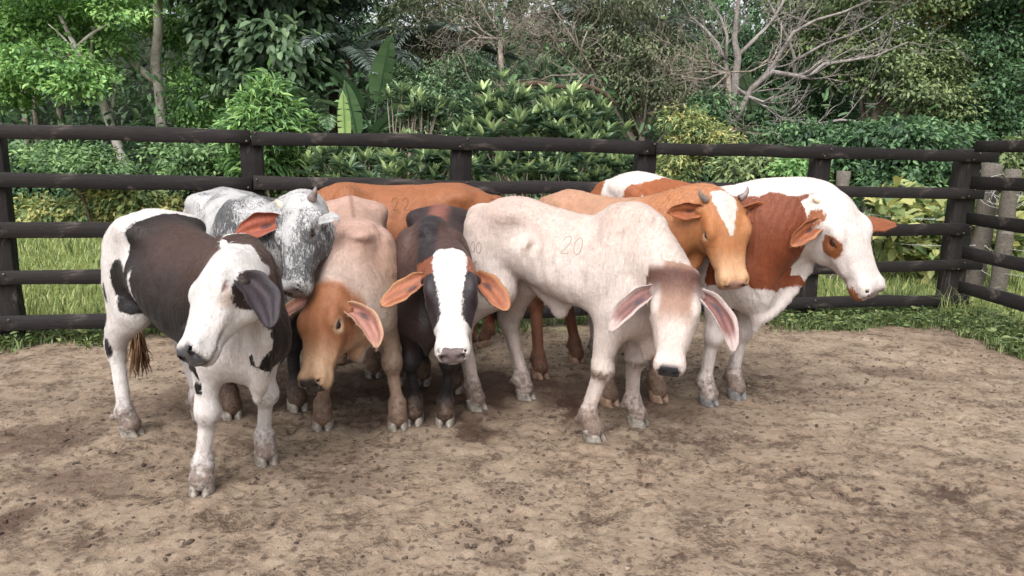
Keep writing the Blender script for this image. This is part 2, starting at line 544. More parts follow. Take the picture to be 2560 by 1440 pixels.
    back = nrm(-fd * 0.55 - up * 0.15 + np.array([-0.35, 0, 0.0]))
    dist = np.linalg.norm(ne - nb)
    c = bez(nb, nb + np.array([0.42, 0, 0.16]) * dist * neck_bend * 1.6, ne + back * dist * 0.35, ne, 9)
    tans = nrm(np.gradient(c, axis=0))
    for i in range(len(c) - 1):
        t0, t1 = i / 8, (i + 1) / 8
        rr = lambda t: ((0.215 * (1 - t) ** 1.25 + 0.108 * (1 - (1 - t) ** 1.25)) * (sz * (1 - t) + hs * t)) * neck_r
        lat = np.cross(np.array([0, 0, 1.0]), tans[i]) if abs(tans[i][2]) < 0.93 else np.array([0, 1.0, 0])
        lat = nrm((1 - t0) * nrm(lat) * np.sign((nrm(lat) @ np.array([0, 1.0, 0])) + 1e-6) + t0 * lt)
        fld.cone(c[i], c[i + 1], rr(t0), rr(t1), 0.05, lat=lat, ks=1.55 - 0.35 * t0)
    # ---- dewlap: a thin hanging fold from throat to brisket
    if dewlap > 0:
        th = hp(0.10, 0, -0.19)
        for i in range(8):
            t0, t1 = i / 8, (i + 1) / 8
            a0 = th * (1 - t0) + np.array((0.55 * sx, 0, 0.60 * sz)) * t0; a1 = th * (1 - t1) + np.array((0.55 * sx, 0, 0.60 * sz)) * t1
            sag = lambda t: np.array([0.02, 0, -dewlap * (0.05 + 0.15 * math.sin(math.pi * min(1, t * 0.62 + 0.2)))])
            p0, p1 = a0 + sag(t0), a1 + sag(t1)
            fld.cone(a0, p0, 0.05, 0.022, 0.05, lat=(0, 1, 0), ks=1.7)
            fld.cone(p0, p1, 0.026, 0.026, 0.03, lat=(0, 1, 0), ks=1.5)
        bq = np.array((0.53 * sx, 0, 0.52 * sz))
        fld.cone(bq + (0.02, 0, 0.08), bq + (0.02, 0, -0.10 * dewlap), 0.06, 0.024, 0.05, lat=(0, 1, 0), ks=1.8)
    # ---- head
    hst = np.array(HEAD) * hs; hst[:, 3] *= head_w; hst[:, 1:3] *= head_d
    fld.loft(P0, M, hst, 0.035, p_top=2.6, p_bot=2.2, f=0.62, taper=0.10)
    for sd in (1, -1):
        if poll_lobes: fld.ellipsoid(hp(-0.002, sd * 0.046, -0.022), np.array((0.050, 0.044, 0.046)) * hs * (0.75 + 0.4 * poll_lobes), 0.022)
        fld.ellipsoid(hp(0.155, sd * 0.088, 0.006), np.array((0.05, 0.026, 0.030)) * hs, 0.03, M=M)          # brow over the eye
        fld.ellipsoid(hp(0.185, sd * 0.086, -0.025), np.array((0.045, 0.022, 0.032)) * hs, 0.03, M=M)        # eye socket
        fld.ellipsoid(hp(0.16, sd * 0.062, -0.135), np.array((0.09, 0.034, 0.065)) * hs, 0.05, M=M)          # cheek
        fld.cone(hp(0.21, sd * 0.083, -0.055), hp(0.33, sd * 0.062, -0.062), 0.020 * hs, 0.012 * hs, 0.04)    # face ridge
        fld.ellipsoid(hp(0.425, sd * 0.042, -0.020), np.array((0.036, 0.027, 0.026)) * hs, 0.025, M=M)       # nostril wing
        fld.ellipsoid(hp(0.41, sd * 0.040, -0.070), np.array((0.05, 0.026, 0.026)) * hs, 0.03, M=M)          # lip
        # nostril, a slanting comma
        fld.cone(hp(0.455, sd * 0.034, -0.036), hp(0.438, sd * 0.052, -0.012), 0.0135 * hs, 0.009 * hs, 0.010, cut=True)
        fld.cone(hp(0.455, sd * 0.034, -0.036), hp(0.42, sd * 0.030, -0.040), 0.011 * hs, 0.007 * hs, 0.010, cut=True)
        fld.cone(hp(0.43, sd * 0.045, -0.088), hp(0.33, sd * 0.060, -0.082), 0.006 * hs, 0.0045 * hs, 0.012, cut=True)   # mouth
        # eye opening
        if eye_open[0 if sd > 0 else 1] > 0:
            fld.ellipsoid(hp(0.185, sd * 0.117, -0.018), np.array((0.025, 0.02, 0.0165)) * hs, 0.008, M=M, cut=True)
    fld.ellipsoid(hp(0.415, 0, -0.095), np.array((0.045, 0.042, 0.022)) * hs, 0.03, M=M)                     # chin
    fld.cone(hp(0.462, -0.03, -0.088), hp(0.462, 0.03, -0.088), 0.006 * hs, 0.006 * hs, 0.012, cut=True)
    # ---- ears join
    ear_defs = []
    for sd, e in zip((1, -1), ears):
        bpt = hp(e.get('u', 0.04), sd * 0.088, e.get('v', -0.045))
        d0 = nrm(e['d0'][0] * lt * sd + e['d0'][1] * up + e['d0'][2] * fd)
        d1 = nrm(e['d1'][0] * lt * sd + e['d1'][1] * up + e['d1'][2] * fd)
        fc = nrm(e['face'][0] * lt * sd + e['face'][1] * up + e['face'][2] * fd)
        fld.cone(bpt - d0 * 0.03, bpt + d0 * 0.03, 0.034 * hs, 0.021 * hs, 0.035)
        ear_defs.append((sd, bpt + d0 * 0.012, d0, d1, fc, e))
    # ---- legs
    joints = []
    lr = sl * leg_r
    for i, sd in ((0, 1), (1, -1)):
        f = F[i]
        hx = nrm(np.array([1.0, 0, 0]) if hoof_pitch is None else np.array([math.cos(hoof_pitch[i]), math.sin(hoof_pitch[i]), 0]))
        elbow = np.array((0.40 * sx, sd * 0.13 * sw, 0.66 * sz))
        fet = np.array([f[0], f[1], 0.125 * sz]) - hx * 0.035
        knee = fet * 0.55 + elbow * 0.45; knee[2] = 0.385 * sz; knee = knee + np.array([0.018, 0, 0])
        co = np.array([f[0], f[1], 0.055 * sz])
        fld.cone(elbow, knee + np.array([-0.005, 0, 0.05]), 0.088 * lr, 0.047 * lr, 0.06, lat=(0, 1, 0), ks=1.22)
        fld.ellipsoid(knee, np.array((0.052, 0.050, 0.064)) * lr, 0.03)
        fld.ellipsoid(knee + (0.016, 0, -0.012), np.array((0.036, 0.038, 0.04)) * lr, 0.025)
        fld.cone(knee + (-0.004, 0, -0.03), fet + (0.006, 0, 0.03), 0.030 * lr, 0.0275 * lr, 0.022); fld.cone(knee + (-0.034, 0, -0.02), fet + (-0.022, 0, 0.02), 0.016 * lr, 0.0165 * lr, 0.014)
        fld.ellipsoid(fet, np.array((0.042, 0.042, 0.048)) * lr, 0.03)
        fld.cone(fet, co + (0, 0, 0.012), 0.038 * lr, 0.048 * lr, 0.02)
        for q in (1, -1):
            fld.ellipsoid(fet + hx * -0.042 * lr + np.array([0, q * 0.02, -0.022]), np.array((0.016, 0.013, 0.018)) * lr, 0.012)
        joints.append((f, hx))
    for i, sd in ((2, 1), (3, -1)):
        f = F[i]
        hx = nrm(np.array([1.0, 0, 0]) if hoof_pitch is None else np.array([math.cos(hoof_pitch[i]), math.sin(hoof_pitch[i]), 0]))
        stf = np.array((-0.33 * sx, sd * 0.135 * sw, 0.70 * sz))
        fet = np.array([f[0], f[1], 0.125 * sz]) - hx * 0.03
        hock = np.array([fet[0] - 0.085 * sz, fet[1] * 0.75 + sd * 0.11 * sw * 0.25, 0.46 * sz])
        co = np.array([f[0], f[1], 0.055 * sz])
        fld.cone((-0.44 * sx, sd * 0.12 * sw, 0.80 * sz), hock + (0.03, 0, 0.07), 0.125 * sl, 0.050 * lr, 0.07, lat=(0, 1, 0), ks=1.35)
        fld.cone(stf, hock + (0.035, 0, 0.08), 0.10 * sl, 0.046 * lr, 0.06, lat=(0, 1, 0), ks=1.25)
        fld.cone(hock + (-0.035, 0, 0.035), (-0.56 * sx, sd * 0.10 * sw, 0.78 * sz), 0.022 * lr, 0.05 * sl, 0.05)       # tendon
        fld.ellipsoid(hock, np.array((0.058, 0.043, 0.068)) * lr, 0.03)
        fld.ellipsoid(hock + (-0.038, 0, 0.035), np.array((0.026, 0.026, 0.034)) * lr, 0.03)
        fld.cone(hock + (0.012, 0, -0.03), fet + (0.006, 0, 0.03), 0.033 * lr, 0.029 * lr, 0.022); fld.cone(hock + (-0.034, 0, 0.0), fet + (-0.024, 0, 0.02), 0.019 * lr, 0.017 * lr, 0.014)
        fld.ellipsoid(fet, np.array((0.043, 0.042, 0.05)) * lr, 0.03)
        fld.cone(fet, co + (0, 0, 0.012), 0.039 * lr, 0.048 * lr, 0.02)
        for q in (1, -1):
            fld.ellipsoid(fet + hx * -0.044 * lr + np.array([0, q * 0.02, -0.022]), np.array((0.016, 0.013, 0.018)) * lr, 0.012)
        joints.append((f, hx))
    # ---- tail dock hanging behind the rump
    tb = np.array(tz(-0.615 * sx, 0, 1.035 * sz))
    tl = tail or ((-0.70 * sx, 0, 0.95 * sz), (-0.70 * sx, 0.02, 0.7 * sz), (-0.69 * sx, 0.02, 0.40 * sz))
    tp = bez(tb, *[np.asarray(q, float) for q in tl], 9)
    for i in range(8):
        fld.cone(tp[i], tp[i + 1], 0.030 - 0.0021 * i, 0.030 - 0.0021 * (i + 1), 0.02)
    V, Q = fld.surface()
    del fld
    # ---- folds of skin: fine wrinkles over neck, brisket and flank, pushed along the normal
    S = Soup(); S.add(V, Q)
    inner = [np.zeros(len(V))]; earuv = [np.zeros((len(V), 2))]
    for sd, bpt, d0, d1, fc, e in ear_defs:
        EV, EQ, uv, inn = ear_mesh(bpt, d0, d1, fc, e['L'], e['W'], e.get('cup0', 1.6), e.get('cup1', 0.4), tipr=e.get('tipr', 0.75))
        if np.linalg.det(np.array([d0, fc, np.cross(d0, fc)])) < 0: EQ = EQ[:, ::-1]
        S.add(EV, EQ); inner.append(inn + 2); earuv.append(uv)
    me = S.mesh(name + '_skin', True)
    AV = np.concatenate(S.V)
    # relief of muscle, ribs and loose folded skin, pushed along the normal
    nb_ = len(V); N = np.zeros(len(AV) * 3, np.float32); me.vertices.foreach_get('normal', N); N = N.reshape(-1, 3)
    Pn = AV[:nb_] / np.array([sx, sw, sz])
    qh = (AV[:nb_] - P0) @ fd / hs
    off_head = 1 - sstep(-0.16, 0.0, qh) * (np.linalg.norm(AV[:nb_] - hp(0.15, 0, -.08), axis=1) < 0.45 * hs)
    body_w = sstep(0.46, 0.62, Pn[:, 2]) * off_head
    warp = fbm(Pn * np.array([4, 4, 2.5]), 3, 61) * 2.2
    fold = np.sin(Pn[:, 0] * 62 + warp * 9 + Pn[:, 2] * 6) * sstep(0.20, 0.55, Pn[:, 0]) * sstep(0.42, 0.62, fbm(Pn * 5, 2, 63))
    ribs = np.sin((Pn[:, 0] + 0.30 * (Pn[:, 2] - 0.9)) * 78) * sstep(-0.18, -0.02, Pn[:, 0]) * (1 - sstep(0.16, 0.28, Pn[:, 0])) * sstep(0.66, 0.76, Pn[:, 2]) * (1 - sstep(0.98, 1.08, Pn[:, 2]))
    lump = (fbm(Pn * 6.5, 3, 65) - 0.5) * 0.015 + (fbm(Pn * 17, 3, 67) - 0.5) * 0.007
    disp = body_w * (0.0018 * fold + 0.0016 * ribs + lump) + (1 - body_w) * off_head * (fbm(Pn * np.array([16, 16, 9]), 3, 69) - 0.5) * 0.007
    AV[:nb_] += N[:nb_] * disp[:, None]
    me.vertices.foreach_set('co', AV.astype(np.float32).ravel()); me.update()
    V = AV[:nb_]
    inner = np.concatenate(inner); earuv = np.concatenate(earuv)
    body = mesh_obj('body', me, MAT['hide'], root)
    # ---- colours
    q = AV - P0
    hc = np.stack([q @ fd, q @ lt / head_w, q @ up / head_d], 1) / hs                 # head coordinates (unit head)
    hb = hc[:, 0] + 0.5 * np.minimum(hc[:, 2], 0.0) + 0.035        # >0 in front of the poll-throat line
    inhead = (hb > -0.02) & (hc[:, 0] > -0.10) & (hc[:, 0] < 0.56) & (np.abs(hc[:, 1]) < 0.15) & (hc[:, 2] > -0.25) & (hc[:, 2] < 0.14) & (inner < 1)
    Xn = AV / np.array([sx, sw, sz])                                # position on the 1.2 m beast
    ctx = dict(P=AV, X=Xn, hc=hc, head=inhead, ear=inner >= 1.5, inner=np.where(inner >= 2.5, 1, np.where(inner >= 1.5, 0, 0.0)), uv=earuv, n=len(AV))
    ctx['hb'] = hb; ctx['Dj'] = np.linalg.norm(AV - hp(0.10, 0, -0.10), axis=1) / hs; ctx['hm'] = sstep(-0.02, 0.03, hb) * inhead
    ctx['neckT'] = np.clip(((AV - nb) @ (ne - nb)) / ((ne - nb) @ (ne - nb)), 0, 1)
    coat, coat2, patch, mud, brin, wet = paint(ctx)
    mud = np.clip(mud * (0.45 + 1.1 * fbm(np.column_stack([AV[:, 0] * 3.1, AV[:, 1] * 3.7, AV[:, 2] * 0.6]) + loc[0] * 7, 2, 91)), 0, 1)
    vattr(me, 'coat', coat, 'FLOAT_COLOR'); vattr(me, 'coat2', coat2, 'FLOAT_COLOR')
    vattr(me, 'patch', patch); vattr(me, 'mud', mud); vattr(me, 'brindle', brin); vattr(me, 'wet', wet)
    neckw = sstep(0.15, 0.5, Xn[:, 0]) * sstep(0.4, 0.55, Xn[:, 2]) * (~inhead) * (inner < 1)
    vattr(me, 'wrinkle', neckw)
    # ---- short hair of the coat, lying back and down; each hair takes the colour at its root
    rh = np.random.default_rng(len(label) * 7 + 1)
    me.update(); NN = np.zeros(len(AV) * 3, np.float32); me.vertices.foreach_get('normal', NN); NN = NN.reshape(-1, 3)
    ok = (wet < 0.2) & (AV[:, 2] > 0.075) & (ctx['inner'] < 0.5)
    for sd in (1, -1): ok &= np.linalg.norm(hc - np.array([0.185, sd * 0.105, -0.017]), axis=1) > 0.026
    ids = rh.choice(np.nonzero(ok)[0], hairs or HAIRS); m = len(ids)
    nr = NN[ids]; rnd = rh.normal(0, 1, (m, 3))
    flow = np.where(inhead[ids][:, None], fd[None] * 1.0, np.array([-0.55, 0, -0.75])[None]) + 0.28 * rnd + 0.5 * np.sin(AV[ids] * 9.0)[:, [1, 2, 0]] * 0.4
    flow = nrm(flow - nr * (flow * nr).sum(1, keepdims=True)); sidev = np.cross(flow, nr)
    jit = rh.uniform(-1, 1, (m, 2)) * 0.006
    rootp = AV[ids] + flow * jit[:, :1] + sidev * jit[:, 1:]
    Lh = rh.uniform(0.010, 0.021, m)[:, None] * np.where(inhead[ids], 0.75, 1.0)[:, None]; lift = rh.uniform(0.06, 0.22, m)[:, None]; wh = rh.uniform(0.0006, 0.0012, m)[:, None]
    tw = sidev + nr * rh.normal(0, 0.22, (m, 1))
    HV = np.stack([rootp - nr * 0.0008 - tw * wh, rootp - nr * 0.0008 + tw * wh, rootp + Lh * (flow * np.cos(lift) + nr * np.sin(lift))], 1).reshape(-1, 3)
    hm_ = np_mesh('hair', HV, [np.arange(3 * m).reshape(-1, 3)])
    k3 = np.repeat(ids, 3); tone_h = np.repeat(rh.uniform(0.92, 1.14, m), 3)[:, None]
    vattr(hm_, 'coat', coat[k3] * tone_h, 'FLOAT_COLOR'); vattr(hm_, 'coat2', coat2[k3] * tone_h, 'FLOAT_COLOR')
    vattr(hm_, 'patch', patch[k3] + np.repeat(rh.normal(0, 0.004, m), 3)); vattr(hm_, 'mud', mud[k3]); vattr(hm_, 'brindle', brin[k3] + (brin[k3] > 0.01) * np.repeat(rh.normal(0, 0.12, m), 3)); vattr(hm_, 'wet', wet[k3]); vattr(hm_, 'wrinkle', np.zeros(3 * m))
    tag(mesh_obj('hair', hm_, MAT['hide'], root), kind='stuff')
    # ---- eyes
    for sd in (1, -1):
        if eye_open[0 if sd > 0 else 1] <= 0: continue
        bm = uv_ball(hp(0.185, sd * 0.0885, -0.018), 0.0245 * hs)
        eye = mesh_obj('eye', bm, MAT[iris or 'eye'], root)
        arc = [hp(0.185 + 0.027 * math.cos(a), sd * (0.109 - 0.005 * abs(math.cos(a))), -0.018 + 0.0165 * math.sin(a)) for a in np.linspace(0.5, math.pi + 0.6, 11)]
        V2, Q2, T2 = tube_np(arc, 0.0042 * hs, 6)
        mesh_obj('eyelid', np_mesh('eyelid', V2, [Q2, T2], True), MAT['lid'], eye)
    if tagged:
        e = ear_defs[0]; cpt = e[1] + e[2] * 0.05 - up * 0.035
        V2, Q2, T2 = tube_np([cpt + e[4] * 0.012, cpt + e[4] * 0.016], 0.017, 12)
        mesh_obj('ear_tag', np_mesh('ear_tag', V2, [Q2, T2]), MAT['tag_steel'], root)
    # ---- horns
    for h in (horns or ()):
        V2, Q2, T2 = horn_mesh([hp(*c_) for c_ in h['pts']], h['r'])
        mesh_obj('horn', np_mesh('horn', V2, [Q2, T2], True), MAT[h.get('mat', 'horn')], root)
    # ---- hooves
    for f, hx in joints:
        hf = Soup()
        for side in (1, -1):
            hf.add(*claw_mesh((f[0], f[1], 0), hx, side, 0.92 * lr, 0.03))
        mesh_obj('hoof', hf.mesh('hoof', True), MAT[hoof_mat or 'hoof'], root)
    # ---- switch of the tail: strands
    sw_ = Soup(); r2 = np.random.default_rng(len(label))
    for i in range(90):
        o = tp[-2] + r2.normal(0, 0.008, 3)
        e = o + np.array([r2.normal(0, 0.03), r2.normal(0, 0.03), -0.26 * sz * r2.uniform(0.6, 1.1)])
        m = (o + e) / 2 + r2.normal(0, 0.02, 3) * np.array([1, 1, 0.2])
        sw_.tube(bez(o, o * .5 + m * .5, m * .4 + e * .6, e, 5), np.array([0.003, 0.004, 0.004, 0.003, 0.001]), 4)
    mesh_obj('tail_switch', sw_.mesh('tail_switch', True), MAT[tail_mat or 'hair_dark'], root)
    # ---- hot brands: scars as fine ribbons lying on the skin
    if brands:
        dg_bvh = BVHTree.FromPolygons([tuple(v) for v in V], [tuple(x) for x in Q], epsilon=0.0)
        for br in brands:
            rb = Soup()
            for stroke in br['strokes']:
                pl = []
                st_ = np.asarray(stroke, float)
                if len(st_) > 4:
                    ti = np.arange(len(st_)); tq = np.linspace(0, len(st_) - 1, 60)
                    st_ = smooth_prof(np.column_stack([ti, st_]), tq)
                dd = np.concatenate([[0], np.cumsum(np.linalg.norm(np.diff(st_, axis=0), axis=1))])
                for tt in np.linspace(0, dd[-1], max(4, int(dd[-1] * 24))):
                    a_ = np.interp(tt, dd, st_[:, 0]); b_ = np.interp(tt, dd, st_[:, 1])
                    o = np.asarray(br['o'], float) + br['size'] * (a_ * np.asarray(br['ex'], float) + b_ * np.asarray(br['ey'], float))
                    hit = dg_bvh.ray_cast(Vector(o), Vector(br['dir']), 1.5)
                    if hit[0] is not None: pl.append(np.array(hit[0]) + np.array(hit[1]) * 0.0005)
                if len(pl) > 2:
                    rb.tube(pl, br.get('w', 0.0026), 5)
            if rb.n: mesh_obj('brand_mark', rb.mesh('brand_mark', True), MAT[br.get('mat', 'scar')], root)
    ctx.update(root=root, body=body, hp=hp, fd=fd, lt=lt, up=up)
    return ctx

def uv_ball(c, r, nu=14, nv=9):
    V = []; c = np.asarray(c, float)
    for j in range(1, nv):
        th = math.pi * j / nv
        for i in range(nu):
            ph = 2 * math.pi * i / nu
            V.append(c + r * np.array([math.sin(th) * math.cos(ph), math.sin(th) * math.sin(ph), math.cos(th)]))
    V += [c + (0, 0, r), c - (0, 0, r)]
    Q = []; T = []
    for j in range(nv - 2):
        for i in range(nu):
            k = (i + 1) % nu
            Q.append((j * nu + i, (j + 1) * nu + i, (j + 1) * nu + k, j * nu + k))
    n0 = len(V) - 2
    for i in range(nu):
        k = (i + 1) % nu
        T.append((n0, i, k)); T.append((n0 + 1, (nv - 2) * nu + k, (nv - 2) * nu + i))
    return np_mesh('ball', np.array(V), [np.array(Q), np.array(T)], True)

MAT = {}
def _hide():
    m, nt, b = new_mat('hide')
    tc = nd(nt, 'ShaderNodeTexCoord').outputs['Object']
    # ragged edge of the colour patches
    n1 = noise_tex(nt, tc, 26, 4, 0.62); n2 = noise_tex(nt, scale_vec(nt, tc, (1, 1, 0.35)), 130, 2, 0.6)
    p = attr(nt, 'patch').outputs['Fac']
    p = mth(nt, 'ADD', p, mth(nt, 'MULTIPLY', mth(nt, 'SUBTRACT', n1, 0.5), 0.040))
    p = mth(nt, 'ADD', p, mth(nt, 'MULTIPLY', mth(nt, 'SUBTRACT', n2, 0.5), 0.011))
    p = mth(nt, 'MULTIPLY_ADD', p, 130.0, 0.5, clamp=True)
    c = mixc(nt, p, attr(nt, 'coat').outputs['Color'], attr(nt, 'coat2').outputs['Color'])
    # brindle: fine streaks of dark hair
    st = noise_tex(nt, scale_vec(nt, tc, (1, 1, 0.26)), 120, 5, 0.75, 0.8)
    bl = noise_tex(nt, tc, 7, 3, 0.6, 0.8)
    k = mth(nt, 'ADD', mth(nt, 'MULTIPLY', st, 1.25), mth(nt, 'MULTIPLY', bl, 0.65))
    k = mth(nt, 'ADD', k, mth(nt, 'MULTIPLY', attr(nt, 'brindle').outputs['Fac'], 0.45))
    k = mth(nt, 'MULTIPLY_ADD', k, 7.0, -8.35, clamp=True)
    k = mth(nt, 'MULTIPLY', k, mth(nt, 'GREATER_THAN', attr(nt, 'brindle').outputs['Fac'], 0.01))
    c = mixc(nt, mth(nt, 'MULTIPLY', k, 0.9), c, lin(52, 52, 56))
    # hair: small variation of tone
    h1 = noise_tex(nt, scale_vec(nt, tc, (1, 1, 0.4)), 220, 2, 0.7); h2 = noise_tex(nt, tc, 9, 4, 0.6)
    v = mth(nt, 'ADD', mth(nt, 'MULTIPLY', h1, 0.22), mth(nt, 'MULTIPLY', h2, 0.26))
    v = mth(nt, 'ADD', v, 0.36)
    c = mixc(nt, 1.0, c, nd_rgb(nt, v), 'MULTIPLY')
    sw_ = noise_tex(nt, scale_vec(nt, tc, (1, 1, 0.22)), 60, 4, 0.7, 1.2)
    c = mixc(nt, 1.0, c, nd_rgb(nt, mth(nt, 'MULTIPLY_ADD', sw_, 0.8, 0.60)), 'MULTIPLY')
    stn = noise_tex(nt, scale_vec(nt, tc, (1, 1, 0.6)), 5.5, 6, 0.72, 0.6)
    stn = mth(nt, 'MULTIPLY', mth(nt, 'MULTIPLY_ADD', stn, 7.0, -4.35, clamp=True), 0.28)
    c = mixc(nt, stn, c, lin(96, 76, 60))
    # dried mud
    mn = noise_tex(nt, tc, 34, 5, 0.65)
    mu = mth(nt, 'ADD', attr(nt, 'mud').outputs['Fac'], mth(nt, 'MULTIPLY', mth(nt, 'SUBTRACT', mn, 0.5), 1.5))
    mu = mth(nt, 'MULTIPLY_ADD', mu, 2.0, -0.5, clamp=True)
    mc = ramp(nt, noise_tex(nt, tc, 60, 3, 0.6), [(0.3, lin(58, 42, 33)), (0.7, lin(112, 88, 70))])
    c = mixc(nt, mth(nt, 'MULTIPLY', mu, 0.85), c, mc)
    nt.links.new(c, b.inputs['Base Color'])
    w = attr(nt, 'wet').outputs['Fac']
    nt.links.new(mth(nt, 'MULTIPLY_ADD', w, -0.27, 0.52), b.inputs['Roughness'])
    b.inputs['Specular IOR Level'].default_value = 0.3
    b.inputs['Sheen Weight'].default_value = 0.05
    b.inputs['Sheen Roughness'].default_value = 0.4
    # relief: hair, veins and the folds of loose skin
    wv = nd(nt, 'ShaderNodeTexWave', wave_type='BANDS', bands_direction='X')
    wv.inputs['Scale'].default_value = 11; wv.inputs['Distortion'].default_value = 7; wv.inputs['Detail'].default_value = 3
    wv.inputs['Detail Scale'].default_value = 1.2
    nt.links.new(scale_vec(nt, tc, (1, 0.6, 0.28)), wv.inputs['Vector'])
    wr = mth(nt, 'MULTIPLY', wv.outputs['Fac'], mth(nt, 'MULTIPLY', attr(nt, 'wrinkle').outputs['Fac'], 0.3))
    hh = mth(nt, 'ADD', wr, mth(nt, 'MULTIPLY', h1, 0.35))
    hh = mth(nt, 'ADD', hh, mth(nt, 'MULTIPLY', noise_tex(nt, tc, 16, 4, 0.6), 0.9))
    bump(nt, b, hh, 0.5, 0.013)
    return m

def nd_rgb(nt, v):
    n = nt.nodes.new('ShaderNodeCombineColor')
    for i in range(3): nt.links.new(v, n.inputs[i])
    return n.outputs[0]

def _plain(name, c1, c2, rough, scale=40, bumpk=0.0, spec=0.4):
    m, nt, b = new_mat(name)
    tc = nd(nt, 'ShaderNodeTexCoord').outputs['Object']
    n = noise_tex(nt, tc, scale, 4, 0.6)
    nt.links.new(ramp(nt, n, [(0.3, c1), (0.7, c2)]), b.inputs['Base Color'])
    b.inputs['Roughness'].default_value = rough
    b.inputs['Specular IOR Level'].default_value = spec
    if bumpk: bump(nt, b, n, bumpk, 0.004)
    return m

MAT['hide'] = _hide()
MAT['eye'] = _plain('eye', lin(12, 9, 8), lin(34, 24, 20), 0.06, 30, 0, 0.6)
MAT['eye_brown'] = _plain('eye_brown', lin(30, 18, 12), lin(70, 42, 26), 0.08, 30, 0, 0.6)
MAT['lid'] = _plain('lid', lin(60, 42, 36), lin(96, 70, 60), 0.45, 40)
MAT['horn'] = _plain('horn', lin(74, 66, 66), lin(140, 126, 120), 0.42, 25, 0.2)
MAT['horn_pale'] = _plain('horn_pale', lin(170, 150, 120), lin(206, 190, 164), 0.45, 25, 0.2)
MAT['hoof'] = _plain('hoof', lin(70, 62, 55), lin(156, 147, 137), 0.6, 34, 0.4)
MAT['hoof_tan'] = _plain('hoof_tan', lin(87, 62, 48), lin(159, 131, 110), 0.6, 30, 0.4)
MAT['hoof_grey'] = _plain('hoof_grey', lin(70, 68, 68), lin(126, 122, 119), 0.55, 30, 0.4)
MAT['hair_dark'] = _plain('hair_dark', lin(24, 20, 20), lin(46, 38, 34), 0.5, 10)
MAT['hair_fawn'] = _plain('hair_fawn', lin(84, 60, 42), lin(132, 100, 70), 0.5, 10)
MAT['scar'] = _plain('scar', lin(146, 129, 121), lin(160, 143, 134), 0.7, 50)
MAT['scar_dark'] = _plain('scar_dark', lin(108, 66, 42), lin(122, 76, 49), 0.7, 50)
MAT['tag_steel'] = _plain('tag_steel', lin(170, 170, 172), lin(200, 200, 200), 0.3, 40)
MAT['tag_steel'].node_tree.nodes['Principled BSDF'].inputs['Metallic'].default_value = 0.6

# view helper: the point at depth Y that the photograph shows at a pixel (used to read positions off the photo once)
_Rm = np.array(cam.matrix_world.to_3x3())
def at(x, y, Y):
    d = _Rm @ np.array([(x - 1280) / 1850.0, (720 - y) / 1850.0, -1.0])
    return np.array([0, 0, CAM_H]) + d * (Y / d[1])
def gnd(x, y):
    d = _Rm @ np.array([(x - 1280) / 1850.0, (720 - y) / 1850.0, -1.0])
    return (np.array([0, 0, CAM_H]) + d * (-CAM_H / d[2]))[:2]

def blob(X, c, r):
    r = np.asarray(r, float)
    q = np.linalg.norm((X - np.asarray(c, float)) / r, axis=1)
    return (1 - q) * r.min()

def lerp(a, b, t): return a + (b - a) * t[:, None]

def leg_mud(X, z0=0.07, z1=0.30, amt=0.8):
    return np.maximum(amt * (1 - sstep(z0, z1, X[:, 2])), 0.95 * np.exp(-((X[:, 2] - 0.088) / 0.022) ** 2))

def nose_paint(c, coat, patch, wet, col, u0=0.43, vtop=0.01, vbot=-0.075, hole=lin(30, 22, 22), wd=0.05):
    hc = c['hc']; h = c['head']
    vc, vr = (vtop + vbot) / 2, (vtop - vbot) / 2
    q = np.sqrt((hc[:, 1] / (wd * 1.12)) ** 2 + ((hc[:, 2] - vc) / (vr * 1.25)) ** 4) + 0.10 * (fbm(hc * 60, 2, 3) - 0.5)
    m = sstep(u0 - 0.010, u0 + 0.014, hc[:, 0] - 0.10 * np.maximum(hc[:, 2], -0.02)) * (1 - sstep(0.86, 1.06, q)) * h
    coat[:] = lerp(coat, np.broadcast_to(col, coat.shape), m)
    for sd in (1, -1):
        d = np.linalg.norm((hc - np.array([0.449, sd * 0.041, -0.026])) / np.array([0.026, 0.019, 0.022]), axis=1)
        k = (1 - sstep(0.55, 1.05, d)) * h
        coat[:] = lerp(coat, np.broadcast_to(hole, coat.shape), k)
        m = np.maximum(m, k)
    # mouth line
    k = (1 - sstep(0.004, 0.009, np.abs(hc[:, 2] + 0.085))) * (hc[:, 0] > 0.33) * h * 0.55
    coat[:] = lerp(coat, np.broadcast_to(lin(70, 48, 42), coat.shape), k)
    patch[:] = np.where(m > 0.35, -0.2, patch)
    wet[:] = np.maximum(wet, m)

def eye_rim(c, coat, col, k=1.0, sz=1.0):
    hc = c['hc']
    for sd in (1, -1):
        d = np.linalg.norm((hc - np.array([0.185, sd * 0.105, -0.017])) / (np.array([0.034, 0.03, 0.024]) * sz), axis=1)
        coat[:] = lerp(coat, np.broadcast_to(col, coat.shape), (1 - sstep(0.75, 1.15, d)) * c['head'] * k)

def start(c, base):
    n = c['n']
    coat = np.tile(np.asarray(base, float), (n, 1))
    z = lambda: np.zeros(n)
    return coat, coat.copy(), np.full(n, -0.2), leg_mud(c['X']), z(), z()

WHITE = lin(238, 230, 226); DARK = lin(50, 36, 35); PINK = lin(206, 168, 158)

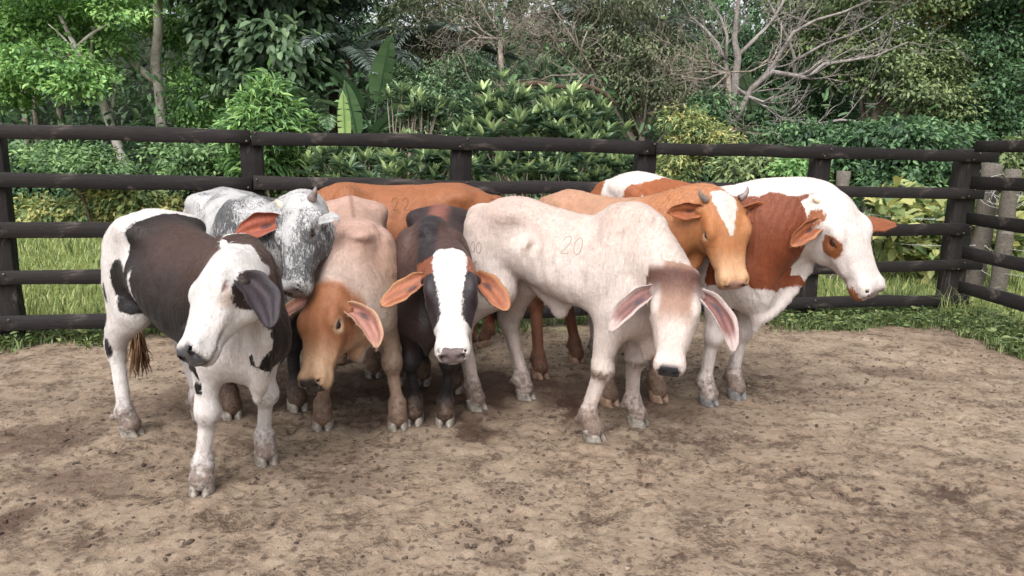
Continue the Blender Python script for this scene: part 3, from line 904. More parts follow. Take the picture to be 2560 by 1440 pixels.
def ear_tint(c, coat, patch, inner_col, outer_col, canal=lin(60, 44, 50), rim=None, rw=0.72):
    e = c['ear']; u, v = c['uv'][:, 0], c['uv'][:, 1]
    stripe = 0.5 + 0.5 * np.sin(v * 9 + 1.5 * np.sin(u * 5))
    k = e & (c['inner'] > 0.5)
    ic = lerp(np.broadcast_to(inner_col, coat.shape), np.broadcast_to(inner_col * 0.62, coat.shape), stripe * (1 - 0.4 * u))
    cn = (1 - sstep(0.5, 1.0, np.hypot((u - 0.34) / 0.16, (v + 0.15) / 0.22)))
    ic = lerp(ic, np.broadcast_to(canal, coat.shape), cn * 0.9)
    if rim is not None:
        ic = lerp(ic, np.broadcast_to(rim, coat.shape), sstep(rw, rw + 0.24, np.maximum(np.abs(v), u - 0.1)))
    coat[k] = ic[k]
    coat[e & ~k] = outer_col
    patch[e] = -0.2

# ---- A: black and white calf at the left
def paint_a(c):
    coat, coat2, patch, mud, brin, wet = start(c, WHITE)
    X = c['X']; side = X[:, 1]
    lean = fbm(X * np.array([3, 3, 6]), 3, 5)
    coat2[:] = lerp(np.broadcast_to(lin(17, 13, 14), coat.shape), np.broadcast_to(lin(86, 58, 47), coat.shape),
                    np.clip(sstep(0.78, 1.12, X[:, 2]) * sstep(-0.28, 0.08, X[:, 0]) * (0.3 + 0.9 * lean), 0, 1))
    p = np.minimum(np.minimum(X[:, 0] + 0.215, 0.62 - X[:, 0]), 0.1)
    p = np.minimum(p, X[:, 2] - 0.61 + 0.12 * np.abs(X[:, 0] - 0.1))
    streak = blob(X, (-0.14, -0.22, 0.87), (0.022, 0.12, 0.085))
    p = np.minimum(p, -streak)
    p = np.maximum.reduce([p, blob(X, (-0.29, -0.2, 0.89), (0.085, 0.2, 0.10)), blob(X, (-0.23, -0.2, 0.77), (0.10, 0.2, 0.06)), blob(X, (-0.33, 0.2, 0.86), (0.13, 0.2, 0.15)),
                           blob(X, (-0.585, -0.14, 0.86), (0.05, 0.07, 0.13)), blob(X, (-0.46, -0.2, 0.80), (0.028, 0.08, 0.05)), blob(X, (-0.55, -0.18, 0.64), (0.03, 0.06, 0.045)),
                           blob(X, (-0.53, -0.19, 0.49), (0.035, 0.06, 0.06)), blob(X, (0.46, -0.15, 0.57), (0.05, 0.10, 0.05)), blob(X, (0.42, -0.17, 0.50), (0.03, 0.08, 0.035))])
    p = np.minimum(p, -blob(X, (0.56, 0.0, 1.19), (0.15, 0.14, 0.13)))
    p = np.maximum(p, blob(X, (0.635, -0.085, 1.17), (0.04, 0.05, 0.045)))
    patch[:] = p
    patch[c['head']] = -0.2
    hc = c['hc']
    front = (X[:, 0] > 0.44) & ~c['head'] & ~c['ear']
    patch = np.where(front & (X[:, 2] < 0.80) & (X[:, 1] < 0.10), -0.05, patch)
    patch = np.where(front & (X[:, 0] > 0.42) & (X[:, 1] >= -0.07), np.maximum(patch, np.minimum(np.minimum(X[:, 2] - 0.60, X[:, 1] + 0.07 + 0.05 * np.sin(X[:, 2] * 40)), 0.05)), patch)
    pe = blob(hc, (0.15, 0.10, -0.095), (0.085, 0.07, 0.060))
    patch = np.where(c['head'], np.maximum(-0.2, pe), patch)
    coat2[c['head']] = lin(52, 36, 32)
    k = sstep(0.02, 0.3, fbm(hc * 9, 3, 8)) * 0
    # pinkish, stained skin under the weeping eye
    d = np.linalg.norm((hc - np.array([0.225, 0.10, -0.045])) / np.array([0.05, 0.05, 0.035]), axis=1)
    coat = lerp(coat, np.broadcast_to(lin(176, 142, 112), coat.shape), (1 - sstep(0.4, 1.1, d)) * c['head'] * 0.55)
    d = np.linalg.norm((hc - np.array([0.188, 0.108, -0.018])) / np.array([0.024, 0.03, 0.012]), axis=1)
    coat = lerp(coat, np.broadcast_to(lin(198, 138, 126), coat.shape), (1 - sstep(0.4, 1.1, d)) * c['head'] * 0.75)
    k = (1 - sstep(0.003, 0.007, np.abs(hc[:, 2] + 0.012 + 0.15 * (hc[:, 0] - 0.185)))) * (np.abs(hc[:, 0] - 0.185) < 0.024) * c['head'] * (np.abs(hc[:, 1]) > 0.06)
    coat = lerp(coat, np.broadcast_to(lin(70, 52, 50), coat.shape), k * 0.8)
    wet = wet * 1.0
    nose_paint(c, coat, patch, wet, lin(84, 84, 90), 0.425, 0.02, -0.085, wd=0.056)
    ear_tint(c, coat, patch, lin(56, 46, 52), lin(44, 34, 38))
    kn = np.exp(-((X[:, 2] - 0.355) / 0.035) ** 2) * (X[:, 0] > 0.1) * 0.42
    return coat, coat2, patch, np.maximum(mud, kn), brin, wet

# ---- B: grey brindled zebu
def paint_b(c):
    coat, coat2, patch, mud, brin, wet = start(c, lin(214, 212, 211))
    X = c['X']
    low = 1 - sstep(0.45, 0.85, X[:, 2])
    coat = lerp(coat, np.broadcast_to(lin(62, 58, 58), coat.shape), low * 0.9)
    brin = 0.28 + 0.42 * sstep(0.42, 0.66, fbm(X * np.array([3.5, 3.5, 1.6]), 3, 21)) + 0.25 * sstep(0.1, 0.5, X[:, 0]) + 0.25 * (1 - sstep(0.6, 1.0, X[:, 2]))
    brin = np.where(c['head'], 0.40 + 3.2 * np.abs(c['hc'][:, 1]) * (np.abs(c['hc'][:, 1]) > 0.02) + 0.35 * sstep(0.12, 0.3, c['hc'][:, 0]) - 0.5 * sstep(0.39, 0.43, c['hc'][:, 0]) - 0.25 * (c['hc'][:, 0] < 0.05), brin)
    nose_paint(c, coat, patch, wet, lin(176, 156, 152), 0.44, 0.0, -0.07)
    eye_rim(c, coat, lin(150, 104, 88), 0.8, 0.9)
    ear_tint(c, coat, patch, lin(178, 96, 72), lin(206, 204, 204))
    brin = np.where(c['ear'], np.where(c['inner'] > 0.5, 0.0, 0.2), brin)
    return coat, coat2, patch, mud, brin, wet

# ---- C: tan calf, brown head hanging low
def paint_c(c):
    tan = lin(184, 150, 124)
    coat, coat2, patch, mud, brin, wet = start(c, tan)
    X = c['X']
    n = fbm(X * 4, 4, 3)
    top = sstep(0.70, 1.15, X[:, 2])
    coat = lerp(coat, np.broadcast_to(lin(206, 168, 152), coat.shape), np.clip(top * 0.8 + (n - 0.5), 0, 1))
    coat = lerp(coat, np.broadcast_to(lin(222, 204, 194), coat.shape), np.clip(c['neckT'] * 1.1, 0, 1) * sstep(0.35, 0.6, X[:, 0]) * (0.4 + 0.8 * n) * (np.abs(X[:, 1]) < 0.3))
    coat = lerp(coat, np.broadcast_to(lin(168, 142, 124), coat.shape), (1 - sstep(0.3, 0.6, X[:, 2])) * 0.7)
    ln = (1 - sstep(0.006, 0.016, np.abs(X[:, 1]))) * sstep(1.05, 1.12, X[:, 2]) * (X[:, 0] < 0.2) * 0.5
    coat = lerp(coat, np.broadcast_to(lin(120, 74, 58), coat.shape), ln)
    hc = c['hc']; h = c['head']
    hcol = lerp(np.broadcast_to(lin(166, 108, 72), coat.shape), np.broadcast_to(lin(222, 182, 146), coat.shape), sstep(0.22, 0.40, hc[:, 0] + 0.6 * np.maximum(-hc[:, 2] - 0.06, 0)))
    hcol = lerp(hcol, np.broadcast_to(lin(196, 160, 130), coat.shape), sstep(0.10, 0.17, -hc[:, 2]) * 0.8)
    coat = lerp(coat, hcol, c['hm'])
    eye_rim(c, coat, lin(204, 168, 136), 0.85, 1.3)
    nose_paint(c, coat, patch, wet, lin(66, 60, 60), 0.430, 0.01, -0.08)
    ear_tint(c, coat, patch, lin(196, 138, 122), lin(206, 172, 146), rim=lin(206, 164, 130))
    kn = np.exp(-((X[:, 2] - 0.37) / 0.05) ** 2) * (X[:, 0] > 0.1) * 0.45
    return coat, coat2, patch, np.maximum(mud * 1.05, kn), brin, wet

# ---- D: orange cow behind
def paint_d(c):
    coat, coat2, patch, mud, brin, wet = start(c, lin(164, 102, 64))
    X = c['X']; n = fbm(X * 3, 3, 2)
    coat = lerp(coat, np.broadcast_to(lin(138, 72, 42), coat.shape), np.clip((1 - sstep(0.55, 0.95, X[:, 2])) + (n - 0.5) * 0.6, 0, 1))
    nose_paint(c, coat, patch, wet, lin(150, 110, 100))
    ear_tint(c, coat, patch, lin(190, 120, 80), lin(170, 100, 60))
    return coat, coat2, patch, mud, brin, wet

# ---- E: dark calf with white face
def paint_e(c):
    coat, coat2, patch, mud, brin, wet = start(c, lin(56, 40, 40))
    X = c['X']; n = fbm(X * 4, 3, 9)
    coat = lerp(coat, np.broadcast_to(lin(94, 66, 58), coat.shape), np.clip(sstep(0.7, 1.05, X[:, 2]) * sstep(-0.1, 0.3, X[:, 0]) * (0.35 + 0.8 * n), 0, 1))
    coat = lerp(coat, np.broadcast_to(lin(164, 100, 84), coat.shape), (1 - sstep(0.02, 0.085, np.abs(X[:, 1]))) * sstep(1.02, 1.14, X[:, 2]) * (1 - sstep(0.22, 0.34, X[:, 0])) * 0.75 * (X[:, 0] > -0.62))
    coat = lerp(coat, np.broadcast_to(lin(36, 32, 36), coat.shape), (1 - sstep(0.03, 0.07, np.abs(X[:, 1]))) * sstep(0.28, 0.36, X[:, 0]) * (X[:, 2] > 0.75) * 0.9)
    coat = lerp(coat, np.broadcast_to(lin(32, 28, 30), coat.shape), 1 - sstep(0.3, 0.62, X[:, 2]))
    hc = c['hc']; h = c['head']
    coat2[:] = lin(240, 232, 227)
    w = np.interp(hc[:, 0], [-0.06, 0.0, 0.06, 0.12, 0.17, 0.22, 0.28, 0.31, 0.35, 0.5], [0.04, 0.085, 0.086, 0.074, 0.068, 0.058, 0.054, 0.062, 0.11, 0.2])
    blaze = w - np.abs(hc[:, 1]) - 0.010
    blaze = np.where(hc[:, 2] < -0.06, np.where(hc[:, 0] > 0.31, blaze, -0.1), blaze)
    patch[:] = np.where(h, np.minimum(blaze, c['hb'] - 0.01), -0.2)
    sidec = np.where(((hc[:, 0] < 0.09) & (hc[:, 0] > 0.0) & (np.abs(hc[:, 1]) > 0.05))[:, None], lin(146, 86, 62), lin(48, 38, 42))
    sidec = np.where((np.abs(hc[:, 1]) > 0.03)[:, None], sidec, lin(50, 40, 42)); coat = lerp(coat, sidec, c['hm'] * (1 - sstep(0.05, 0.12, -hc[:, 2] - 0.6 * hc[:, 0])))
    wet = np.where(h & (patch < -0.01), 0.25, wet)
    nose_paint(c, coat, patch, wet, lin(150, 134, 134), 0.434, 0.008, -0.075, wd=0.044)
    ear_tint(c, coat, patch, lin(184, 112, 80), lin(58, 46, 48), rim=lin(196, 140, 98))
    return coat, coat2, patch, leg_mud(X, 0.1, 0.24, 0.75), brin, wet

# ---- F: cream calf with hanging ears
def paint_f(c):
    coat, coat2, patch, mud, brin, wet = start(c, lin(230, 214, 206))
    X = c['X']; n = fbm(X * 3.2, 4, 4)
    coat = lerp(coat, np.broadcast_to(lin(214, 182, 164), coat.shape), np.clip(sstep(0.8, 1.15, X[:, 2]) * 0.5 + (n - 0.5) * 1.2, 0, 1) * 0.8)
    b = np.exp(-(((X[:, 0] + 0.10) / 0.09) ** 2 + ((X[:, 2] - 0.97) / 0.035) ** 2)) * sstep(0.40, 0.6, fbm(X * np.array([30, 5, 14]), 3, 1))
    coat = lerp(coat, np.broadcast_to(lin(150, 128, 112), coat.shape), b * 0.9)
    hc = c['hc']; h = c['head']
    br = (1 - sstep(0.05, 0.21, hc[:, 0] + 0.06 * n)) * c['hm'] * sstep(-0.11, -0.06, hc[:, 2])
    coat = lerp(coat, np.broadcast_to(lin(156, 108, 78), coat.shape), (1 - sstep(0.16, 0.27, hc[:, 0])) * h * (1 - sstep(0.06, 0.09, np.abs(hc[:, 1]))) * 0.8)
    coat = lerp(coat, np.broadcast_to(lin(92, 50, 38), coat.shape), br * 0.95)
    eye_rim(c, coat, lin(70, 64, 70), 0.8, 0.7)
    nose_paint(c, coat, patch, wet, lin(58, 60, 66), 0.430, 0.01, -0.085, wd=0.048)
    ear_tint(c, coat, patch, lin(150, 104, 99), lin(220, 206, 202), canal=lin(74, 68, 78), rim=lin(206, 184, 178), rw=0.56)
    kn = np.exp(-((X[:, 2] - 0.36) / 0.03) ** 2) * (X[:, 0] > 0.1) * 0.75 * (X[:, 1] > -0.3)
    fl = np.exp(-((X[:, 2] - 0.16) / 0.03) ** 2) * 0.6
    return coat, coat2, patch, np.maximum(np.maximum(mud * 0.95, kn), fl), brin, wet

# ---- G: horned orange steer
def paint_g(c):
    coat, coat2, patch, mud, brin, wet = start(c, lin(204, 156, 126))
    X = c['X']; n = fbm(X * 4, 3, 6)
    f = sstep(0.30, 0.62, X[:, 0])
    coat = lerp(coat, np.broadcast_to(lin(190, 122, 76), coat.shape), np.clip(f * 0.9 + (n - 0.5) * 0.7, 0, 1))
    coat = lerp(coat, np.broadcast_to(lin(132, 74, 52), coat.shape), (1 - sstep(0.45, 0.75, X[:, 2])) * (X[:, 0] < 0) * 0.8)
    coat = lerp(coat, np.broadcast_to(lin(196, 172, 156), coat.shape), (1 - sstep(0.3, 0.6, X[:, 2])) * (X[:, 0] > 0) * 0.8)
    coat2[:] = lin(230, 222, 214)
    hc = c['hc']; h = c['head']
    hcol = lerp(np.broadcast_to(lin(190, 124, 76), coat.shape), np.broadcast_to(lin(228, 180, 138), coat.shape), np.clip(sstep(0.24, 0.4, hc[:, 0]) + (n - 0.5), 0, 1))
    coat = lerp(coat, hcol, c['hm'])
    w = np.interp(hc[:, 0], [-0.02, 0.03, 0.10, 0.2, 0.24], [0.052, 0.056, 0.036, 0.008, -0.03])
    patch[:] = np.where(h & (hc[:, 2] > -0.03) & (hc[:, 0] < 0.25), w - np.abs(hc[:, 1] + 0.004), -0.2)
    pt = blob(X, (-0.52, 0, 1.16), (0.14, 0.1, 0.10))
    patch = np.where(h | c['ear'], patch, np.maximum(patch, pt))
    eye_rim(c, coat, lin(206, 166, 132), 0.9, 1.0)
    nose_paint(c, coat, patch, wet, lin(206, 158, 142), 0.437, 0.0, -0.08, hole=lin(96, 50, 46))
    ear_tint(c, coat, patch, lin(190, 112, 72), lin(186, 120, 78))
    return coat, coat2, patch, mud, brin, wet

# ---- H: big white and red-brown cow
def paint_h(c):
    coat, coat2, patch, mud, brin, wet = start(c, lin(240, 228, 222))
    X = c['X']; n = fbm(X * 4, 3, 11)
    coat2[:] = lerp(np.broadcast_to(lin(168, 96, 54), coat.shape), np.broadcast_to(lin(128, 62, 38), coat.shape), sstep(0.1, 0.45, X[:, 0]) * (0.75 + 0.5 * (n - .5)))
    p = np.maximum.reduce([blob(X, (0.0, -0.09, 1.12), (0.15, 0.2, 0.085)), blob(X, (-0.54, -0.14, 1.05), (0.14, 0.2, 0.13)),
                           blob(X, (-0.18, -0.15, 1.075), (0.055, 0.10, 0.05)), blob(X, (0.0, 0.15, 0.95), (0.3, 0.15, 0.2))])
    hc = c['hc']; h = c['head']
    nk = np.minimum(np.minimum(np.minimum(X[:, 0] - 0.38, X[:, 2] - 0.665), c['Dj'] - 0.165), 1.115 - X[:, 2] + 0.5 * np.clip(X[:, 0] - 0.66, 0, 1))
    p = np.maximum(p, nk) + (fbm(X * 8, 3, 77) - 0.5) * 0.07
    p = np.where(h, np.maximum.reduce([blob(hc, (0.20, -0.115, -0.03), (0.06, 0.05, 0.048)), blob(hc, (0.05, -0.10, -0.05), (0.045, 0.05, 0.05)), blob(hc, (0.05, 0.10, -0.05), (0.045, 0.05, 0.05)),
                                      np.full(c['n'], -0.2)]), p)
    mz = blob(hc, (0.435, -0.03, -0.07), (0.06, 0.05, 0.042))
    patch = np.where(h, np.maximum(p, mz), p)
    coat2 = np.where(h[:, None], lin(162, 98, 60), coat2)
    eye_rim(c, coat2, lin(120, 80, 62), 0.7, 0.7)
    nose_paint(c, coat, patch, wet, lin(168, 150, 148), 0.444, 0.0, -0.055, hole=lin(52, 34, 32))
    ear_tint(c, coat, patch, lin(172, 98, 62), lin(158, 90, 54), rim=lin(196, 136, 96))
    return coat, coat2, patch, mud, brin, wet

def D3(a, b): return b - a

def herd():
    cows = {}
    digit2 = [[(0.0, 0.75), (0.15, 0.95), (0.35, 1.0), (0.5, 0.85), (0.45, 0.6), (0.25, 0.3), (0.0, 0.02), (0.15, 0.0), (0.5, 0.02)]]
    digit0 = [[(0.3, 1.0), (0.08, 0.8), (0.0, 0.45), (0.08, 0.15), (0.25, 0.0), (0.45, 0.15), (0.52, 0.5), (0.47, 0.85), (0.3, 1.0)]]
    sh = lambda st, dx: [[(a + dx, b) for a, b in s] for s in st]
    # A
    p, m = at(558, 636, 2.80), at(466, 846, 2.56)
    cows['A'] = build_cow('black_and_white_calf', 'black and white calf with white head and closed weeping eye, leftmost of the herd', (-1.49, 3.37), math.radians(-41), 1.13, 0.80,
        [gnd(667, 1158), gnd(506, 1232), (-1.66, 3.80), gnd(328, 1090)], p, m - p, (-0.70, -0.68, 0.20), paint_a, head_len=0.425, head_w=1.14, head_d=1.15, neck_r=0.92, girth=1.0, hump=0.07, hump_w=0.08, hump_x=0.46, dewlap=0.75, tilt=0.09, belly=-0.05, leg_r=1.12,
        ears=[dict(d0=(0.75, -0.4, 0.3), d1=(0.1, -0.35, 0.95), face=(0.85, 0.5, -0.1), L=0.26, W=0.072, cup0=1.7, cup1=0.6, tipr=0.62, u=0.12, v=-0.065),
              dict(d0=(0.95, -0.1, 0.25), d1=(0.6, 0.0, 0.8), face=(0.1, -0.9, 0.1), L=0.27, W=0.072, u=0.09)], sheath=0.08, eye_open=(0, 0), tail_mat='hair_fawn', neck_bend=0.3, poll_lobes=0.0,
        hoof_pitch=[-0.3, -0.7, 0.2, 0.5])
    # B
    p, m = at(744, 506, 3.60), at(726, 676, 3.42)
    cows['B'] = build_cow('brindled_bull', 'grey brindled zebu bull with a horn stub, behind the black and white calf', (-1.58, 4.23), math.radians(-55), 1.24, 0.79,
        [gnd(745, 1025), gnd(580, 1045), (-1.66, 4.62), (-1.93, 4.42)], p, m - p, (-0.52, -0.83, 0.2), paint_b, head_len=0.455, head_w=1.02, head_d=1.0, neck_z=0.86, neck_r=0.92, tagged=True, leg_r=1.15, girth=1.05, hump=0.0, dewlap=0.8,
        ears=[dict(d0=(1, 0.15, 0.1), d1=(0.8, -0.1, 0.55), face=(0.0, -0.75, 0.6), L=0.16, W=0.05, u=0.085), dict(d0=(1, 0.45, 0.05), d1=(0.95, 0.15, 0.25), face=(0.0, 0.95, 0.3), L=0.28, W=0.07, u=0.07, v=-0.02)],
        horns=[dict(pts=[(0.0, 0.085, -0.01), (-0.01, 0.11, 0.0), (-0.025, 0.125, 0.008), (-0.045, 0.13, 0.012)], r=0.022), dict(pts=[(0.0, -0.085, -0.01), (-0.01, -0.115, 0.0), (-0.03, -0.13, 0.012), (-0.045, -0.14, 0.02)], r=0.026, mat='horn_pale')],
        poll_lobes=0.3)
    # C
    p, m = at(812, 722, 3.50), at(768, 955, 3.23)
    cows['C'] = build_cow('tan_calf', 'tan calf with its brown head hanging low and a pale ring round its eye', (-0.89, 4.10), math.radians(-75), 1.16, 0.78,
        [gnd(995, 1072), gnd(808, 1072), (-0.72, 4.50), gnd(935, 942)], p, m - p, (-0.46, -0.86, 0.30), paint_c, head_len=0.48, head_w=0.98, head_d=1.05, neck_r=0.86, leg_r=1.12, girth=1.04, hump=0.045, hump_w=0.08, hump_x=0.42, neck_z=0.985, tilt=0.09, dewlap=0.6,
        ears=[dict(d0=(0.85, -0.35, 0.25), d1=(0.15, -0.05, 1.0), face=(0.5, 0.75, 0.0), L=0.28, W=0.064, cup0=1.8, cup1=0.7, tipr=0.65, u=0.085, v=-0.055), dict(d0=(1, 0.15, 0.25), d1=(0.8, 0.15, 0.7), face=(0.3, 0.8, -0.1), L=0.24, W=0.07, cup0=1.7, cup1=0.6)],
        neck_bend=0.2, poll_lobes=0.2)
    # D
    p = np.array([-1.60, 4.95, 0.95])
    cows['D'] = build_cow('orange_cow', 'plain orange cow branded 22 standing at the back, head hidden by the bull', (-0.725, 5.2), math.radians(199), 1.26, 0.88,
        [(-1.17, 4.93), (-1.10, 5.18), (-0.33, 5.20), (-0.20, 5.42)], p, (-0.3, -0.1, -0.7), (-0.8, -0.3, 0.3), paint_d, head_len=0.46, girth=1.1, hump=0.02, dewlap=0.4,
        ears=[dict(d0=(1, 0, 0), d1=(0.9, -0.2, 0.2), face=(0, 0.6, 0.6), L=0.2, W=0.06)] * 2, neck_bend=0.2, vox=0.014, hairs=36000,
        tail=((0.0 - 0.66, 0, 0.95), (-0.66, 0.0, 0.7), (-0.64, 0.0, 0.38)), hoof_mat='hoof_tan',
        brands=[dict(o=(0.16, 1.0, 1.06), ex=(-1, 0, 0), ey=(0, 0, 1), size=0.075, mat='scar_dark', dir=(0, -1, 0), strokes=digit2 + sh(digit2, 0.95))])
    # E
    p, m = at(1125, 640, 3.56), at(1131, 886, 3.24)
    cows['E'] = build_cow('white_faced_calf', 'blackish calf with white blazed face and orange ears, facing the camera', (-0.435, 4.17), math.radians(-89), 1.14, 0.74,
        [gnd(1112, 1063), gnd(1035, 1060), gnd(1136, 982), (-0.55, 4.50)], p, m - p, (0.03, -0.93, 0.36), paint_e, head_len=0.515, girth=1.0, hump=0.05, hump_w=0.06, leg_r=1.08, tilt=0.06, dewlap=0.4,
        ears=[dict(d0=(0.75, -0.3, 0.4), d1=(0.42, 0.0, 0.85), face=(0.35, 0.9, 0.1), L=0.235, W=0.072, cup0=1.6, cup1=0.3, tipr=0.5, u=0.085), dict(d0=(1, -0.25, 0.3), d1=(0.85, -0.05, 0.58), face=(0.05, 0.95, -0.2), L=0.26, W=0.070, cup0=1.6, cup1=0.3, tipr=0.5, u=0.085)],
        neck_bend=0.2, poll_lobes=0.0, hoof_mat='hoof')
    # F
    p, m = at(1697, 688, 3.46), at(1672, 930, 3.25)
    cows['F'] = build_cow('cream_calf', 'cream white calf branded 20 with brown forehead and long drooping ears', (0.26, 3.95), math.radians(-33), 1.22, 0.76,
        [gnd(1592, 1064), gnd(1482, 1102), gnd(1312, 998), gnd(1190, 1024)], p, m - p, (-0.22, -0.94, 0.26), paint_f, head_len=0.465, head_w=0.98, girth=0.85, hump=0.085, hump_w=0.10, hump_x=0.43, neck_z=0.98, dewlap=0.7,
        ears=[dict(d0=(0.85, -0.25, 0.4), d1=(0.12, 0.08, 1.0), face=(0.2, 0.9, -0.1), L=0.33, W=0.062, u=0.065, cup0=1.8, cup1=0.75, tipr=0.62), dict(d0=(0.85, 0.12, 0.55), d1=(0.32, 0.22, 0.95), face=(0.1, 0.9, -0.1), L=0.32, W=0.062, u=0.065, cup0=1.8, cup1=0.75, tipr=0.62)],
        neck_bend=0.3, poll_lobes=0.8, sheath=0.06, belly=-0.09, leg_r=1.12, eye_open=(1, 1), tilt=0.06,
        brands=[dict(o=(0.10, -1.0, 0.97), ex=(1, 0, 0), ey=(0, 0, 1), size=0.085, w=0.0019, dir=(0, 1, 0), strokes=digit2 + sh(digit0, 0.75)),
                dict(o=(-0.47, -1.0, 0.92), ex=(1, 0, 0), ey=(0, 0, 1), size=0.06, dir=(0, 1, 0), strokes=digit0 + sh(digit0, 0.75)),
                dict(o=(-0.44, -1.0, 0.82), ex=(1, 0, 0), ey=(0, 0, 1), size=0.055, dir=(0, 1, 0), strokes=[[(0.4, 1.0), (0.1, 0.7), (0.0, 0.35), (0.15, 0.02), (0.4, 0.1), (0.42, 0.4), (0.2, 0.5), (0.05, 0.35)]])])
    # G
    p, m = at(1808, 498, 4.02), at(1842, 705, 3.86)
    cows['G'] = build_cow('horned_steer', 'orange steer with two grey horns and a white diamond on the forehead', (0.52, 4.60), math.radians(-57), 1.26, 0.78,
        [gnd(1645, 1003), gnd(1522, 1013), gnd(1440, 907), gnd(1350, 945)], p, m - p, (0.22, -0.94, 0.25), paint_g, head_len=0.475, head_w=1.16, girth=0.95, hump=0.0, dewlap=0.4,
        ears=[dict(d0=(1, 0.0, 0.0), d1=(0.95, 0.0, 0.2), face=(0.0, 0.9, 0.5), L=0.23, W=0.066, cup0=1.5, cup1=0.5, tipr=0.5, u=0.06), dict(d0=(1, 0.05, -0.05), d1=(0.95, 0.1, 0.1), face=(0.1, 0.9, 0.4), L=0.20, W=0.056, cup0=1.6, cup1=0.7, tipr=0.5)],
        horns=[dict(pts=[(0.0, s * 0.082, 0.0), (-0.012, s * 0.108, 0.008), (-0.026, s * 0.122, 0.015), (-0.055, s * 0.118, 0.028)], r=0.019) for s in (1, -1)], hoof_mat='hoof_tan', iris='eye_brown', neck_bend=0.5, leg_r=1.12, vox=0.0115)
    # H
    p, m = at(2088, 498, 4.10), at(2192, 716, 3.92)
    cows['H'] = build_cow('piebald_cow', 'big white and red-brown cow with a brown eye patch, rightmost of the herd', (1.03, 4.70), math.radians(-55), 1.36, 0.97,
        [gnd(1840, 997), gnd(1770, 1013), (0.95, 5.22), (0.62, 5.02)], p, m - p, (0.42, -0.84, 0.32), paint_h, head_len=0.555, head_w=1.12, head_d=1.06, neck_r=1.2, girth=1.0, leg_r=1.05, hump=0.0, dewlap=0.9,
        ears=[dict(d0=(1, 0.0, 0.15), d1=(0.95, 0.05, 0.4), face=(0.0, -0.8, 0.6), L=0.32, W=0.085, cup0=1.4, cup1=0.4, tipr=0.45, u=0.11), dict(d0=(1, -0.15, 0.1), d1=(0.75, -0.4, 0.5), face=(0.3, 0.8, 0.2), L=0.22, W=0.06, cup0=1.6, cup1=0.7, tipr=0.5, u=0.075)],
        hoof_mat='hoof_grey', iris='eye_brown', neck_bend=0.5,
        horns=[dict(pts=[(-0.01, s * 0.085, -0.01), (-0.015, s * 0.10, -0.008), (-0.02, s * 0.108, -0.004), (-0.034, s * 0.118, 0.0)], r=0.013, mat='horn_pale') for s in (-1,)], tilt=0.03, vox=0.0115, hairs=100000)
    return cows

# ================================================================ ground
FA, FB = np.array([-3.63, 5.11]), np.array([4.33, 6.98])          # back fence, left to right
FD = nrm(FB - FA); FN = np.array([-FD[1], FD[0]])                  # FN points away from the corral
RX0, RD = np.array([4.15, 6.86]), nrm(np.array([0.09, -1.0]))       # right fence, from the corner towards the camera
RN = np.array([-RD[1], RD[0]])
if RN[0] < 0: RN = -RN
def beyond(xy):
    """metres outside the corral (>0 behind a fence)"""
    xy = np.asarray(xy, float)
    return np.maximum((xy - FA) @ FN, (xy - RX0) @ RN)

HOOVES = []
def ground_height(x, y, fine=True):
    P = np.stack([x, y, np.zeros_like(x)], -1)
    d = beyond(np.stack([x, y], -1))
    pen = 1 - sstep(-0.3, 0.3, d)
    z = (fbm(P * 1.3, 3, 31) - 0.5) * 0.05
    if fine:
        chunk = sstep(0.35, 0.65, fbm(P * 2.2, 3, 37))
        a = fbm(P * np.array([7, 9, 1]), 3, 41)
        ridg = 1 - np.abs(2 * fbm(P * np.array([13, 17, 1]), 3, 43) - 1)
        z = z + pen * ((a - 0.5) * 0.017 + (ridg - 0.75) * (0.008 + 0.028 * chunk) + (vnoise(P * 42, 47) - 0.5) * 0.011)
    z = z + (1 - pen) * 0.02
    far = np.clip(np.hypot(x * 0.45, y) - 17, 0, None)
    z = z + 9.0 * (1 - np.exp(-(far / 16.0) ** 1.5))               # the wooded slope behind
    z = z - 0.012 * pen
    return z

